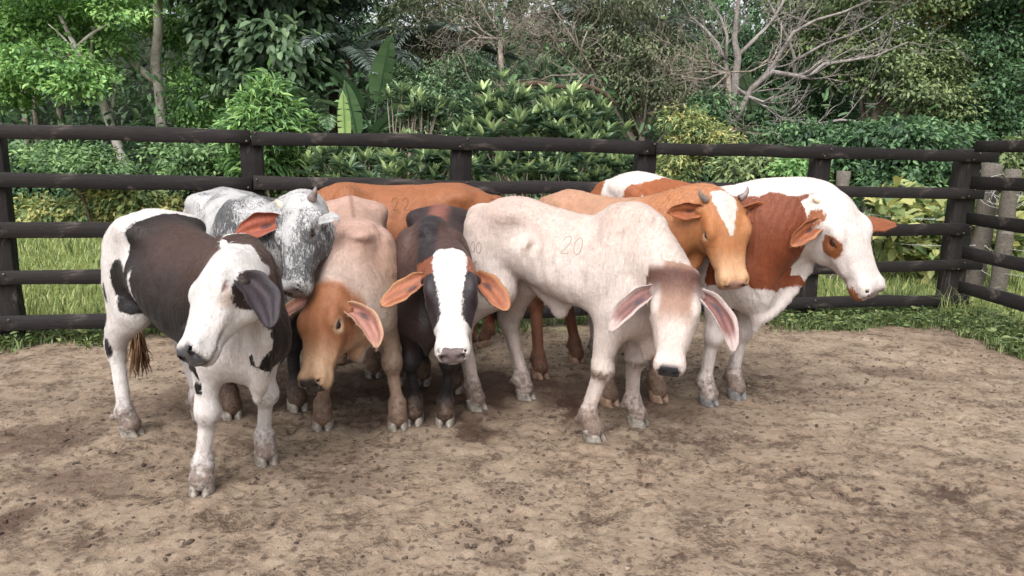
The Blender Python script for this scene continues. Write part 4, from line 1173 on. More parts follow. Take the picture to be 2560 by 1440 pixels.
def build_ground():
    def axis(fine_lo, fine_hi, step, lo, hi, grow=1.18):
        a = list(np.arange(fine_lo, fine_hi, step)); s = step
        while a[-1] < hi: s *= grow; a.append(a[-1] + min(s, 4))
        s = step
        while a[0] > lo: s *= grow; a.insert(0, a[0] - min(s, 4))
        return np.array(a)
    ax = axis(-3.8, 4.7, 0.0175, -70, 70); ay = axis(1.8, 7.1, 0.0185, -12, 75)
    Xg, Yg = np.meshgrid(ax, ay, indexing='ij')
    x, y = Xg.ravel().astype(np.float32), Yg.ravel().astype(np.float32)
    z = ground_height(x, y)
    for h in HOOVES:
        d = np.hypot(x - h[0], y - h[1])
        k = 1 - sstep(0.07, 0.16, d)
        z = z * (1 - k) + k * 0.005 + 0.008 * np.exp(-((d - 0.10) / 0.035) ** 2)
    # hoofprints: two claw marks pressed in, with a pushed-up rim
    rp = np.random.default_rng(77); Z = z.reshape(Xg.shape)
    for _ in range(420):
        cx, cy = rp.uniform(-3.4, 4.0), 2.0 + 4.2 * rp.random()
        if float(beyond(np.array([[cx, cy]]))[0]) > -0.25 or min(math.hypot(cx - h[0], cy - h[1]) for h in HOOVES) < 0.14: continue
        i0, i1 = np.searchsorted(ax, (cx - 0.13, cx + 0.13)); j0, j1 = np.searchsorted(ay, (cy - 0.13, cy + 0.13))
        th = rp.uniform(0, 6.283); dep = rp.uniform(0.006, 0.017)
        dx, dy = Xg[i0:i1, j0:j1] - cx, Yg[i0:i1, j0:j1] - cy
        u, v = dx * math.cos(th) + dy * math.sin(th), -dx * math.sin(th) + dy * math.cos(th)
        q = np.minimum(np.hypot(u / 0.058, (v - 0.027) / 0.026), np.hypot(u / 0.058, (v + 0.027) / 0.026))
        Z[i0:i1, j0:j1] += -dep * (1 - sstep(0.55, 1.05, q)) + 0.45 * dep * np.exp(-((q - 1.45) / 0.32) ** 2)
    z = Z.ravel()
    V = np.stack([x, y, z], 1)
    g = np.arange(len(x)).reshape(Xg.shape)
    Q = np.stack([g[:-1, :-1], g[1:, :-1], g[1:, 1:], g[:-1, 1:]], -1).reshape(-1, 4)
    me = np_mesh('ground', V, [Q], True)
    P = np.stack([x, y, np.zeros_like(x)], -1)
    d = beyond(np.stack([x, y], -1))
    e = d + (fbm(P * 2.5, 3, 5) - 0.5) * 0.9
    right = sstep(2.0, 3.5, x)
    veg = sstep(-0.15 - 0.35 * right, 0.15 - 0.35 * right, e)
    veg = veg * sstep(0.05, 0.5, e)
    vattr(me, 'veg', veg)
    # wet places and old dung; broad patches also paint shade under the herd
    wet_shade = np.zeros(len(x))
    for px, py, rx, ry, a in WET_SHADE:
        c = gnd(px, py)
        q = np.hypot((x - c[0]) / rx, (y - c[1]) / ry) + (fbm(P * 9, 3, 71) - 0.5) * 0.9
        wet_shade = np.maximum(wet_shade, a * (1 - sstep(0.45, 1.2, q)))
    vattr(me, 'damp_shade', wet_shade)
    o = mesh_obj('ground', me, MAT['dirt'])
    tag(o, 'trampled brown dirt of the corral running out to grass', kind='structure')
    return o

WET_SHADE = [(1430, 1010, .13, .26, .9), (1185, 1080, .16, .15, .75), (2230, 925, .35, .22, .6), (1270, 1240, .2, .12, .38), (1210, 1345, .22, .13, .42),
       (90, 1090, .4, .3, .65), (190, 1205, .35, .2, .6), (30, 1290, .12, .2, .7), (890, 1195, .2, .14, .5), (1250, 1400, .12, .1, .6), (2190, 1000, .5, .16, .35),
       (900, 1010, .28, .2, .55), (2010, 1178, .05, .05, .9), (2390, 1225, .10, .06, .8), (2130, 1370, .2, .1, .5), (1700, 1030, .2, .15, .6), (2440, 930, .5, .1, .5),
       (1800, 1250, .3, .1, .4), (1500, 980, .7, .5, .7), (760, 960, .7, .6, .75), (1150, 960, .8, .6, .8), (1000, 1040, .7, .3, .6), (1650, 1000, .5, .35, .55), (500, 1000, .6, .5, .6), (150, 1000, .7, .4, .4), (350, 1150, .5, .25, .4)]  # broad entries: trodden soil plus the herd's shade, painted into the colour

def _dirt():
    m, nt, b = new_mat('dirt')
    tc = nd(nt, 'ShaderNodeTexCoord').outputs['Object']
    big = noise_tex(nt, tc, 0.55, 4, 0.6, 0.3)
    mid = noise_tex(nt, scale_vec(nt, tc, (1, 1.25, 1)), 4.2, 6, 0.68, 0.4)
    fin = noise_tex(nt, scale_vec(nt, tc, (1, 1.3, 1)), 22, 6, 0.72, 0.5)
    vf = noise_tex(nt, tc, 120, 3, 0.7)
    k = mth(nt, 'ADD', mth(nt, 'MULTIPLY', mid, 0.55), mth(nt, 'MULTIPLY', fin, 0.45))
    k = mth(nt, 'ADD', k, mth(nt, 'MULTIPLY', mth(nt, 'SUBTRACT', big, 0.5), 0.35))
    c = ramp(nt, k, [(0.34, lin(82, 67, 56)), (0.42, lin(106, 91, 77)), (0.48, lin(126, 110, 94)), (0.58, lin(140, 124, 107)), (0.72, lin(153, 138, 121))])
    red = noise_tex(nt, tc, 1.7, 3, 0.6)
    c = mixc(nt, mth(nt, 'MULTIPLY_ADD', red, 2.6, -1.2, clamp=True), c, lin(150, 110, 88), 'MIX') if False else mixc(nt, mth(nt, 'MULTIPLY', mth(nt, 'MULTIPLY_ADD', red, 2.6, -1.1, clamp=True), 0.22), c, lin(104, 77, 62))
    c = mixc(nt, 1.0, c, nd_rgb(nt, mth(nt, 'MULTIPLY_ADD', vf, 0.6, 0.7)), 'MULTIPLY')
    fl = noise_tex(nt, scale_vec(nt, tc, (0.8, 1.5, 1)), 52, 4, 0.65, 0.9)
    fl = mth(nt, 'MULTIPLY_ADD', mth(nt, 'ADD', fl, mth(nt, 'MULTIPLY', mid, -0.75)), 16.0, -2.9, clamp=True)
    c = mixc(nt, mth(nt, 'MULTIPLY', fl, 0.62), c, lin(60, 47, 38))
    # crumbs of dark dung and wet mud
    vr = nd(nt, 'ShaderNodeTexVoronoi'); vr.inputs['Scale'].default_value = 17; vr.inputs['Randomness'].default_value = 1.0
    dv = noise_tex(nt, tc, 30, 3, 0.6)
    wv = nt.nodes.new('ShaderNodeVectorMath'); wv.operation = 'ADD'
    nt.links.new(tc, wv.inputs[0])
    sc = nt.nodes.new('ShaderNodeVectorMath'); sc.operation = 'SCALE'; sc.inputs[3].default_value = 0.05
    nt.links.new(nd_rgb(nt, dv), sc.inputs[0]); nt.links.new(sc.outputs[0], wv.inputs[1])
    nt.links.new(wv.outputs[0], vr.inputs['Vector'])
    spots = mth(nt, 'MULTIPLY_ADD', mth(nt, 'ADD', vr.outputs['Distance'], mth(nt, 'MULTIPLY', mid, -0.38)), -9.0, 0.9, clamp=True)
    c = mixc(nt, mth(nt, 'MULTIPLY', spots, 0.62), c, lin(54, 41, 34))
    dm = attr(nt, 'damp_shade').outputs['Fac']
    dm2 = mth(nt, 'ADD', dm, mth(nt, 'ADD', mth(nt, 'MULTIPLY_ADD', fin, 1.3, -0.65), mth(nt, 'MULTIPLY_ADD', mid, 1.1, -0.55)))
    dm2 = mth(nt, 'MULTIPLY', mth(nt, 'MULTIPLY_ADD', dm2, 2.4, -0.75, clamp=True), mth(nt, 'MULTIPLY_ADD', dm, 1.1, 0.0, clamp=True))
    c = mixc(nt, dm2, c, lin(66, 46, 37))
    # beyond the fence: soil under grass
    vg = attr(nt, 'veg').outputs['Fac']
    gc = ramp(nt, mid, [(0.35, lin(80, 88, 44)), (0.6, lin(112, 122, 66))])
    sp = nd(nt, 'ShaderNodeSeparateXYZ'); nt.links.new(tc, sp.inputs[0])
    gc = mixc(nt, mth(nt, 'MULTIPLY_ADD', sp.outputs['Y'], 0.4, -5.0, clamp=True), gc, lin(34, 36, 24))      # forest floor
    c = mixc(nt, vg, c, gc)
    nt.links.new(c, b.inputs['Base Color'])
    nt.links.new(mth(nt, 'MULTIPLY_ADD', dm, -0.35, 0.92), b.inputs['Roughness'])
    b.inputs['Specular IOR Level'].default_value = 0.25
    h = mth(nt, 'ADD', mth(nt, 'MULTIPLY', fin, 1.0), mth(nt, 'MULTIPLY', vf, 0.35))
    bump(nt, b, h, 0.7, 0.02)
    return m
MAT['dirt'] = _dirt()

def ico(r=1.0):
    t = (1 + 5 ** .5) / 2
    V = nrm(np.array([(-1, t, 0), (1, t, 0), (-1, -t, 0), (1, -t, 0), (0, -1, t), (0, 1, t), (0, -1, -t), (0, 1, -t), (t, 0, -1), (t, 0, 1), (-t, 0, -1), (-t, 0, 1)]))
    T = np.array([(0, 11, 5), (0, 5, 1), (0, 1, 7), (0, 7, 10), (0, 10, 11), (1, 5, 9), (5, 11, 4), (11, 10, 2), (10, 7, 6), (7, 1, 8), (3, 9, 4), (3, 4, 2), (3, 2, 6), (3, 6, 8), (3, 8, 9), (4, 9, 5), (2, 4, 11), (6, 2, 10), (8, 6, 7), (9, 8, 1)])
    return V, T

def build_clods():
    r = np.random.default_rng(3)
    V0, T0 = ico()
    n = 8000
    xy = np.stack([r.uniform(-3.8, 4.4, n), 1.9 + 5.2 * r.random(n) ** 1.3], 1)
    dens = fbm(np.column_stack([xy * 1.6, np.zeros(n)]), 3, 12)
    keep = (r.random(n) < sstep(0.38, 0.62, dens) * 0.9 + 0.08) & (beyond(xy) < -0.1)
    for h in HOOVES: keep &= np.hypot(xy[:, 0] - h[0], xy[:, 1] - h[1]) > 0.09
    xy = xy[keep]; n0 = len(xy)
    piles = [(2008, 1178, .035, 40), (2392, 1225, .05, 50), (1430, 1012, .09, 60), (2165, 1235, .06, 40), (1265, 1238, .10, 90), (1205, 1345, .10, 90), (2130, 1372, .12, 90), (890, 1195, .12, 70), (60, 1290, .10, 80), (1600, 880, .2, 90), (150, 1085, .2, 110), (2230, 925, .2, 110)]
    xy = np.concatenate([xy] + [gnd(a, b) + r.normal(0, q, (m, 2)) for a, b, q, m in piles]); n = len(xy)
    s = 0.003 + 0.009 * r.random(n) ** 3.5
    z = ground_height(xy[:, 0].astype(np.float32), xy[:, 1].astype(np.float32))
    V = V0[None] * (1 + r.normal(0, 0.32, (n, 12, 1))) * (s[:, None, None] * np.stack([r.uniform(.8, 1.5, n), r.uniform(.8, 1.4, n), r.uniform(.45, .8, n)], 1)[:, None, :])
    a = r.uniform(0, 6.28, n); ca, sa = np.cos(a)[:, None], np.sin(a)[:, None]
    V = np.stack([V[..., 0] * ca - V[..., 1] * sa, V[..., 0] * sa + V[..., 1] * ca, V[..., 2]], -1)
    V = V + np.column_stack([xy, z + s * 0.15])[:, None, :]
    T = (T0[None] + 12 * np.arange(n)[:, None, None]).reshape(-1, 3)
    me = np_mesh('mud_clods', V.reshape(-1, 3), [T], False)
    vattr(me, 'tone', np.repeat(np.where(np.arange(n) < n0, r.random(n), 0.15 + 0.35 * r.random(n)), 12))
    m, nt, b = new_mat('clod')
    c = ramp(nt, attr(nt, 'tone').outputs['Fac'], [(0, lin(50, 38, 31)), (0.6, lin(84, 69, 58)), (1, lin(138, 122, 107))])
    nt.links.new(c, b.inputs['Base Color']); b.inputs['Roughness'].default_value = 0.95
    o = mesh_obj('mud_clods', me, m)
    tag(o, 'crumbs of dry mud and dung strewn over the corral dirt', kind='stuff')

# ================================================================ plank fences
def _wood(name, c1, c2, c3, rough=0.75):
    m, nt, b = new_mat(name)
    tc = nd(nt, 'ShaderNodeTexCoord').outputs['Object']
    grain = noise_tex(nt, scale_vec(nt, tc, (1.2, 14, 14)), 6, 5, 0.65, 0.6)
    wear = noise_tex(nt, scale_vec(nt, tc, (0.7, 2.2, 2.2)), 4.5, 5, 0.68, 0.8)
    c = ramp(nt, grain, [(0.3, c1), (0.65, c2)])
    c = mixc(nt, mth(nt, 'MULTIPLY', mth(nt, 'MULTIPLY_ADD', wear, 7.0, -4.1, clamp=True), 0.7), c, c3)
    oi = nd(nt, 'ShaderNodeObjectInfo')
    c = mixc(nt, 1.0, c, nd_rgb(nt, mth(nt, 'MULTIPLY_ADD', oi.outputs['Random'], 0.5, 0.78)), 'MULTIPLY')
    sc_ = noise_tex(nt, scale_vec(nt, tc, (1.5, 30, 30)), 9, 4, 0.7, 0.3)
    c = mixc(nt, mth(nt, 'MULTIPLY', mth(nt, 'MULTIPLY_ADD', sc_, 9.0, -5.6, clamp=True), 0.5), c, c3)
    nt.links.new(c, b.inputs['Base Color'])
    b.inputs['Roughness'].default_value = rough
    b.inputs['Specular IOR Level'].default_value = 0.25
    bump(nt, b, mth(nt, 'ADD', mth(nt, 'MULTIPLY', grain, 0.5), sc_), 0.4, 0.003)
    return m

def plank(name, a, b, h, t, mat, parent, seed, vertical=False, up=(0, 0, 1)):
    """a sawn board from a to b: a box with worn, slightly wavy edges; built along local x so that the grain follows it"""
    a = np.asarray(a, float); b = np.asarray(b, float)
    L = np.linalg.norm(b - a); ex = (b - a) / L
    ez = np.asarray(up, float); ez = nrm(ez - ex * (ez @ ex)); ey = np.cross(ez, ex)
    n = max(6, int(L / 0.16)); xs = np.linspace(0, L, n)
    r = np.random.default_rng(seed)
    w = lambda s: (vnoise(np.column_stack([xs * 2.2 + seed * 7.7, np.full(n, s * 3.1), np.zeros(n)]), 5) - 0.5)
    bev = min(0.0045, 0.25 * t)
    prof = [(-t / 2 + bev, -h / 2), (t / 2 - bev, -h / 2), (t / 2, -h / 2 + bev), (t / 2, h / 2 - bev), (t / 2 - bev, h / 2), (-t / 2 + bev, h / 2), (-t / 2, h / 2 - bev), (-t / 2, -h / 2 + bev)]
    bend = w(1) * 0.016
    V = []
    for j, (py, pz) in enumerate(prof):
        dz = (w(2) if pz > 0 else w(3)) * 0.016
        V.append(np.column_stack([xs, py + w(4 + j) * 0.0015, pz + dz + bend]))
    V = np.stack(V, 1).reshape(-1, 3)
    k = 8; i = np.arange(k); jn = (i + 1) % k
    Q = np.concatenate([np.stack([s * k + i, s * k + jn, (s + 1) * k + jn, (s + 1) * k + i], 1)[:, ::-1] for s in range(n - 1)])
    V = np.concatenate([V, V[:k].mean(0, keepdims=True), V[-k:].mean(0, keepdims=True)])
    c0 = n * k
    T = np.concatenate([np.stack([np.full(k, c0), jn, i], 1)[:, ::-1], np.stack([np.full(k, c0 + 1), (n - 1) * k + i, (n - 1) * k + jn], 1)[:, ::-1]])
    me = np_mesh(name, V, [Q, T])
    o = mesh_obj(name, me, mat, parent)
    o.matrix_basis = Matrix(((ex[0], ey[0], ez[0], a[0]), (ex[1], ey[1], ez[1], a[1]), (ex[2], ey[2], ez[2], a[2]), (0, 0, 0, 1)))
    return o

def log_post(name, p, h, r, mat, parent, seed, lean=(0, 0)):
    rr = np.random.default_rng(seed)
    n = 9; t = np.linspace(0, 1, n); z = -0.15 + (h + 0.15) * t
    pts = np.column_stack([p[0] + lean[0] * t + rr.normal(0, 0.006, n), p[1] + lean[1] * t + rr.normal(0, 0.006, n), z])
    V, Q, T = tube_np(pts, r * (1.05 - 0.12 * t + rr.normal(0, 0.02, n)), 11)
    V = V + rr.normal(0, 0.004, V.shape)
    return mesh_obj(name, np_mesh(name, V, [Q, T], True), mat, parent)

def nails(soup, p, dirv):
    V, Q, T = tube_np([np.asarray(p) - np.asarray(dirv) * 0.002, np.asarray(p) + np.asarray(dirv) * 0.004], 0.007, 6)
    soup.add(V, Q, T)

RAIL_Z = [1.515, 1.18, 0.835, 0.495, 0.165]
def build_fences():
    MAT['rail'] = _wood('rail', lin(20, 17, 17), lin(36, 32, 31), lin(92, 83, 78))
    MAT['old_rail'] = _wood('old_rail', lin(24, 21, 22), lin(44, 40, 40), lin(100, 92, 87))
    MAT['weathered'] = _wood('weathered', lin(62, 57, 52), lin(100, 93, 86), lin(134, 127, 118), 0.9)
    MAT['nail'] = _plain('nail', lin(70, 56, 50), lin(130, 110, 100), 0.5, 60)
    f = empty('rail_fence', (0, 5.95, 0))
    tag(f, 'long black plank fence with five rails behind the cattle', 'fence')
    inv = Matrix.Translation((0, -5.95, 0))
    on_line = lambda px: (lambda s: FA + FD * s)(_line_s(px))
    def _line_s(px):
        d = at(px, 360, 1.0)[:2]
        A = np.array([[FD[0], -d[0]], [FD[1], -d[1]]])
        return np.linalg.solve(A, -FA)[0]
    s_post = [_line_s(px) for px in (-34, 628, 1158, 1625, 2068, 2442)]
    s_all = [s_post[0] - 4.4, s_post[0] - 2.2] + s_post
    off = np.array([0, 5.95, 0.0])
    P3 = lambda s, dn, z: np.array([*(FA + FD * s + FN * dn), z]) - off
    ns = Soup()
    for i, s in enumerate(s_all):
        base = FA + FD * s + FN * 0.085
        w = 0.155 if i != 7 else 0.22
        top = 1.50 if i not in (6, 7) else 1.585
        plank('post', np.array([*base, -0.2]) - off, np.array([*base, top]) - off, w, 0.11, MAT['rail'], f, 20 + i, up=(FD[0], FD[1], 0))
    joints = [s_all[0] - 0.2, s_all[1], s_all[3], s_all[5] + 0.05, s_all[7] + 0.25]
    for ri, z in enumerate(RAIL_Z):
        for j in range(len(joints) - 1):
            if ri in (2, 3) and j == 2: pass
            a, b2 = joints[j] + (0.006 if j else 0), joints[j + 1] - (0.006 if j < len(joints) - 2 else 0.10 * (ri % 3))
            sag = 0.012 * ((j * 3 + ri * 5) % 3 - 1)
            plank('rail', P3(a, 0.0, z + sag * 0.4), P3(b2, 0.0, z - sag * 0.4), 0.106 - 0.005 * (ri % 2), 0.034, MAT['old_rail'] if ri == 4 else MAT['rail'], f, 100 + ri * 11 + j)
    for s in s_all:
        for z in RAIL_Z:
            for q in (-0.03, 0.03): nails(ns, P3(s + q, -0.024, z + q), (-FN[0], -FN[1], 0))
    tag(mesh_obj('nail_heads', ns.mesh('nail_heads'), MAT['nail'], f), kind='stuff')
    # right fence
    g = empty('side_rail_fence', (4.3, 5.0, 0))
    tag(g, 'black plank fence running from the corner post towards the camera on the right', 'fence')
    off2 = np.array([4.3, 5.0, 0.0])
    R3 = lambda s, dn, z: np.array([*(RX0 + RD * s + RN * dn), z]) - off2
    for i, s in enumerate((0.05, 2.3, 4.6)):
        c = RX0 + RD * s + RN * (0.10 if i else 0.16)
        if i: plank('post', np.array([*c, -0.2]) - off2, np.array([*c, 1.68]) - off2, 0.15, 0.12, MAT['rail'], g, 60 + i, up=(RD[0], RD[1], 0))
    for ri, z in enumerate((1.60, 1.275, 0.95, 0.63, 0.31)):
        st = (-0.16, -0.05, 0.0, 0.10, 0.22)[ri]
        st = 0.02 + 0.01 * ri
        plank('rail', R3(st, 0.02 - 0.0 * ri, z + 0.01), R3(4.9, 0.0, z), 0.110, 0.034, MAT['old_rail'] if ri >= 3 else MAT['rail'], g, 200 + ri)
    # wire fence outside the corral on the right
    wf = empty('wire_fence', (6.0, 9.0, 0))
    tag(wf, 'barbed wire fence with grey weathered log posts outside the corral at right', 'fence')
    o3 = np.array([6.0, 9.0, 0.0])
    def lp(px, Y, top_py, r, seed, lean=(0, 0)):
        b = at(px, 400, Y); t = at(px, top_py, Y)
        log_post('post', np.array([b[0], b[1], 0]) - o3, t[2], r, MAT['weathered'], wf, seed, lean)
        return np.array([b[0], b[1], 0])
    p1 = lp(2112, 8.9, 428, 0.085, 1); p2 = lp(2478, 8.3, 408, 0.10, 2, (0.02, 0.0)); p3 = lp(2545, 8.0, 425, 0.085, 3, (-0.03, 0))
    p0 = np.array([p1[0] - 3.2, p1[1] + 0.6, 0]); log_post('post', p0 - o3, 1.25, 0.08, MAT['weathered'], wf, 4)
    p4 = np.array([p3[0] + 2.2, p3[1] - 2.5, 0]); log_post('post', p4 - o3, 1.35, 0.09, MAT['weathered'], wf, 5)
    MAT['wire'] = _plain('wire', lin(150, 148, 146), lin(186, 184, 182), 0.45, 20)
    for z in (1.13, 0.85, 0.55, 0.28):
        w = Soup(); chain = [p0, p1, p2, p3, p4]
        for a, b in zip(chain[:-1], chain[1:]):
            t = np.linspace(0, 1, 14)
            pts = a + (b - a) * t[:, None] + np.column_stack([0 * t, 0 * t - 0.09, z - 0.05 * np.sin(np.pi * t)])
            w.tube(pts - o3, 0.0035, 5)
            for q in np.linspace(0.06, 0.94, max(3, int(np.linalg.norm(b - a) / 0.14))):
                c = a + (b - a) * q + np.array([0, -0.09, z - 0.05 * math.sin(math.pi * q)]) - o3
                w.tube([c + (-0.012, 0, -0.012), c + (0.012, 0, 0.012)], 0.0025, 4); w.tube([c + (-0.012, 0, 0.012), c + (0.012, 0, -0.012)], 0.0025, 4)
        mesh_obj('wire', w.mesh('wire'), MAT['wire'], wf)
    w = Soup(); r = np.random.default_rng(5)          # a coil of loose wire hung on the post
    for i in range(7):
        a = np.linspace(0, 5.6, 26) + r.uniform(0, 6)
        c = p2 + np.array([0.12, -0.13, 1.12]) + r.normal(0, 0.03, 3)
        R = r.uniform(0.12, 0.26)
        w.tube(c + np.column_stack([R * np.cos(a), 0.05 * np.sin(a * 2 + i), 0.7 * R * np.sin(a)]) - o3, 0.0035, 4)
    mesh_obj('wire_coil', w.mesh('wire_coil'), MAT['wire'], wf)

# ================================================================ plants
LEAF = {
    'small': (np.array([(0, 0, 0), (0.45, 0.5, 0.10), (1, 0, -0.05), (0.45, -0.5, 0.10)]), np.array([(0, 2, 1), (0, 3, 2)]), 3),
    'broad': (np.array([(0, 0, 0), (0.28, 0.42, 0.10), (0.70, 0.40, 0.05), (1, 0, -0.12), (0.70, -0.40, 0.05), (0.28, -0.42, 0.10)]), np.array([(0, 3, 2, 1), (0, 5, 4, 3)]), 4),
    'lance': (np.array([(0, 0, 0), (0.3, 0.5, 0.08), (0.65, 0.42, 0.0), (1, 0, -0.2), (0.65, -0.42, 0.0), (0.3, -0.5, 0.08)]), np.array([(0, 3, 2, 1), (0, 5, 4, 3)]), 4),
}
def leaf_mesh(kind, pos, axis, normal, length, width, tone, name='crown'):
    T, F, k = LEAF[kind]
    axis = nrm(axis); y = nrm(np.cross(normal, axis)); z = np.cross(axis, y)
    n = len(pos)
    V = pos[:, None, :] + length[:, None, None] * (T[None, :, 0:1] * axis[:, None, :] + T[None, :, 2:3] * z[:, None, :]) + (width[:, None, None] * T[None, :, 1:2]) * y[:, None, :]
    Fs = (F[None] + len(T) * np.arange(n)[:, None, None]).reshape(-1, k)
    return V.reshape(-1, 3), Fs, np.repeat(tone, len(T))

def leaf_mat(name, cols, rough=0.5, trans=0.28, spec=0.35, val=1.3, sat=0.78):
    m, nt, b = new_mat(name)
    t = attr(nt, 'tone').outputs['Fac']
    c = ramp(nt, t, [(i / (len(cols) - 1), lin(*q)) for i, q in enumerate(cols)])
    h0 = nd(nt, 'ShaderNodeHueSaturation'); h0.inputs['Saturation'].default_value = sat; h0.inputs['Value'].default_value = val
    nt.links.new(c, h0.inputs['Color']); c = h0.outputs[0]
    nt.links.new(c, b.inputs['Base Color'])
    b.inputs['Roughness'].default_value = rough; b.inputs['Specular IOR Level'].default_value = spec
    tr = nd(nt, 'ShaderNodeBsdfTranslucent')
    hs = nd(nt, 'ShaderNodeHueSaturation'); hs.inputs['Saturation'].default_value = 1.1; hs.inputs['Value'].default_value = 1.25; hs.inputs['Hue'].default_value = 0.49
    nt.links.new(c, hs.inputs['Color']); nt.links.new(hs.outputs[0], tr.inputs['Color'])
    mx = nd(nt, 'ShaderNodeMixShader'); mx.inputs[0].default_value = trans
    out = nt.nodes['Material Output']
    nt.links.new(b.outputs[0], mx.inputs[1]); nt.links.new(tr.outputs[0], mx.inputs[2]); nt.links.new(mx.outputs[0], out.inputs['Surface'])
    return m

def scatter(r, blobs, n, clump=0.28, per=26, shell=0.55):
    """leaf points in clumps through the ellipsoids blobs = [(centre, radii)]; returns points, outward directions"""
    vol = np.array([b[1][0] * b[1][1] * b[1][2] for b in blobs]) ** 0.72
    ncl = max(3, n // per)
    which = r.choice(len(blobs), ncl, p=vol / vol.sum())
    d = nrm(r.normal(0, 1, (ncl, 3))); rad = shell + (1 - shell) * r.random(ncl) ** 0.6
    rad = np.where(r.random(ncl) < 0.25, r.random(ncl), rad)
    C = np.array([b[0] for b in blobs]); R = np.array([b[1] for b in blobs])
    cc = C[which] + d * rad[:, None] * R[which]
    k = r.integers(0, ncl, n)
    o = nrm(r.normal(0, 1, (n, 3))) * (r.random(n) ** 0.5)[:, None]
    P = cc[k] + o * clump * np.array([1, 1, 0.6])
    return P, nrm(P - cc[k] + 0.5 * (P - C[which][k]) / R[which][k]), k, ncl

def crown(root, mat, kind, blobs, n, L, W, seed, clump=0.28, per=26, droop=0.35, tone_spread=0.35, name='crown', upn=1.0, shell=0.55):
    r = np.random.default_rng(seed)
    P, out, k, ncl = scatter(r, blobs, n, clump, per, shell)
    ax = nrm(out * np.array([1, 1, 0.5]) + r.normal(0, 0.55, (n, 3)) + np.array([0, 0, -droop]))
    nn = nrm(np.array([0, -0.25, upn]) + out * 0.75 + r.normal(0, 0.3, (n, 3)))
    ln = L * r.uniform(0.6, 1.25, n); wd = W * ln / L * r.uniform(0.8, 1.2, n)
    tone = np.clip(0.5 + r.normal(0, 0.18, ncl)[k] + r.normal(0, tone_spread * 0.45, n), 0, 1)
    V, F, t = leaf_mesh(kind, P, ax, nn, ln, wd, tone)
    me = np_mesh(name, V - np.array(root.location), [F])
    vattr(me, 'tone', t)
    return mesh_obj(name, me, mat, root)

def branch_tree(soup, p, d, L, r0, depth, rg, kids=3, spread=0.55, gnarl=0.18, up=0.1, shrink=0.68, n=7, min_r=0.004, seg=7):
    d = nrm(d); pts = [np.asarray(p, float)]; dd = d.copy()
    for i in range(n - 1):
        dd = nrm(dd + rg.normal(0, gnarl, 3) + np.array([0, 0, up * 0.3]))
        pts.append(pts[-1] + dd * L / (n - 1))
    pts = np.array(pts)
    r1 = max(r0 * (0.62 if depth else 0.25), 0.0025)
    soup.tube(pts, np.linspace(r0, r1, n), seg if depth > 1 else (5 if depth else 4))
    ends = [pts[-1]]
    if depth <= 0: return [pts[-1]]
    out = []
    for j in range(kids):
        t = rg.uniform(0.45, 1.0) if j else 1.0
        i = min(int(t * (n - 1)), n - 1)
        nd_ = nrm(nrm(pts[i] - pts[max(i - 1, 0)]) + rg.normal(0, spread, 3) + np.array([0, 0, up]))
        rr = max((r0 + (r1 - r0) * t) * rg.uniform(0.62, 0.9), min_r)
        out += branch_tree(soup, pts[i], nd_, L * shrink * rg.uniform(0.75, 1.2), rr, depth - 1, rg, kids, spread, gnarl, up, shrink, n, min_r, seg)
    return out

def ground_at(x, y): return float(ground_height(np.array([x], np.float32), np.array([y], np.float32), False)[0])

def tree(name, label, cat, px, Y, blobs_px, leaf, n, L, W, mat, bark, seed, trunk_r=0.09, group=None, lean=0.0, clump=0.28, per=26, droop=0.35, boughs=5, trunk_top=None, **kw):
    """blobs_px: (px, py, radius px x, radius px y, depth offset) read at depth Y"""
    b0 = at(px, 360, Y)
    z0 = ground_at(b0[0], b0[1])
    root = empty(name, (b0[0], b0[1], z0)); tag(root, label, cat, group)
    s = Y / 1850.0
    blobs = [(at(bx, by, Y + dz), np.array([rx * s, max(rx, ry) * s * 0.75, ry * s])) for bx, by, rx, ry, dz in blobs_px]
    rg = np.random.default_rng(seed)
    S = Soup(); base = np.array([b0[0], b0[1], z0 - 0.1])
    top = at(*trunk_top, Y) if trunk_top else np.mean([b[0] for b in blobs], 0)
    mid = (base + top) / 2 + rg.normal(0, 0.1, 3) * np.array([1, 1, 0]) + np.array([lean, 0, 0])
    t = np.linspace(0, 1, 9)[:, None]
    tr = (1 - t) ** 2 * base + 2 * t * (1 - t) * mid + t * t * top
    S.tube(tr, np.linspace(trunk_r, trunk_r * 0.45, 9), 9)
    for c, R in blobs:
        for q in range(max(1, boughs // len(blobs) + 1)):
            i = rg.integers(4, 9)
            e = c + rg.normal(0, 0.45, 3) * R
            m = (tr[i] + e) / 2 + rg.normal(0, 0.08, 3) * np.linalg.norm(e - tr[i])
            S.tube(bez(tr[i], tr[i] * .5 + m * .5, m * .5 + e * .5, e, 7), np.linspace(trunk_r * 0.4, 0.006, 7), 6)
    me = S.mesh('trunk', True); me.transform(Matrix.Translation(-Vector(root.location)))
    mesh_obj('trunk', me, bark, root)
    crown(root, mat, leaf, blobs, n, L, W, seed + 1, clump, per, droop, **kw)
    return root

def bark_mat(name, c1, c2, c3):
    m, nt, b = new_mat(name)
    tc = nd(nt, 'ShaderNodeTexCoord').outputs['Object']
    n1 = noise_tex(nt, scale_vec(nt, tc, (1, 1, 0.5)), 7, 5, 0.65, 0.4); n2 = noise_tex(nt, scale_vec(nt, tc, (1, 1, 2.5)), 24, 3, 0.6)
    c = ramp(nt, mth(nt, 'ADD', mth(nt, 'MULTIPLY', n1, 0.65), mth(nt, 'MULTIPLY', n2, 0.35)), [(0.36, c1), (0.5, c2), (0.64, c3)])
    nt.links.new(c, b.inputs['Base Color']); b.inputs['Roughness'].default_value = 0.9; b.inputs['Specular IOR Level'].default_value = 0.2
    bump(nt, b, n2, 0.5, 0.01)
    return m

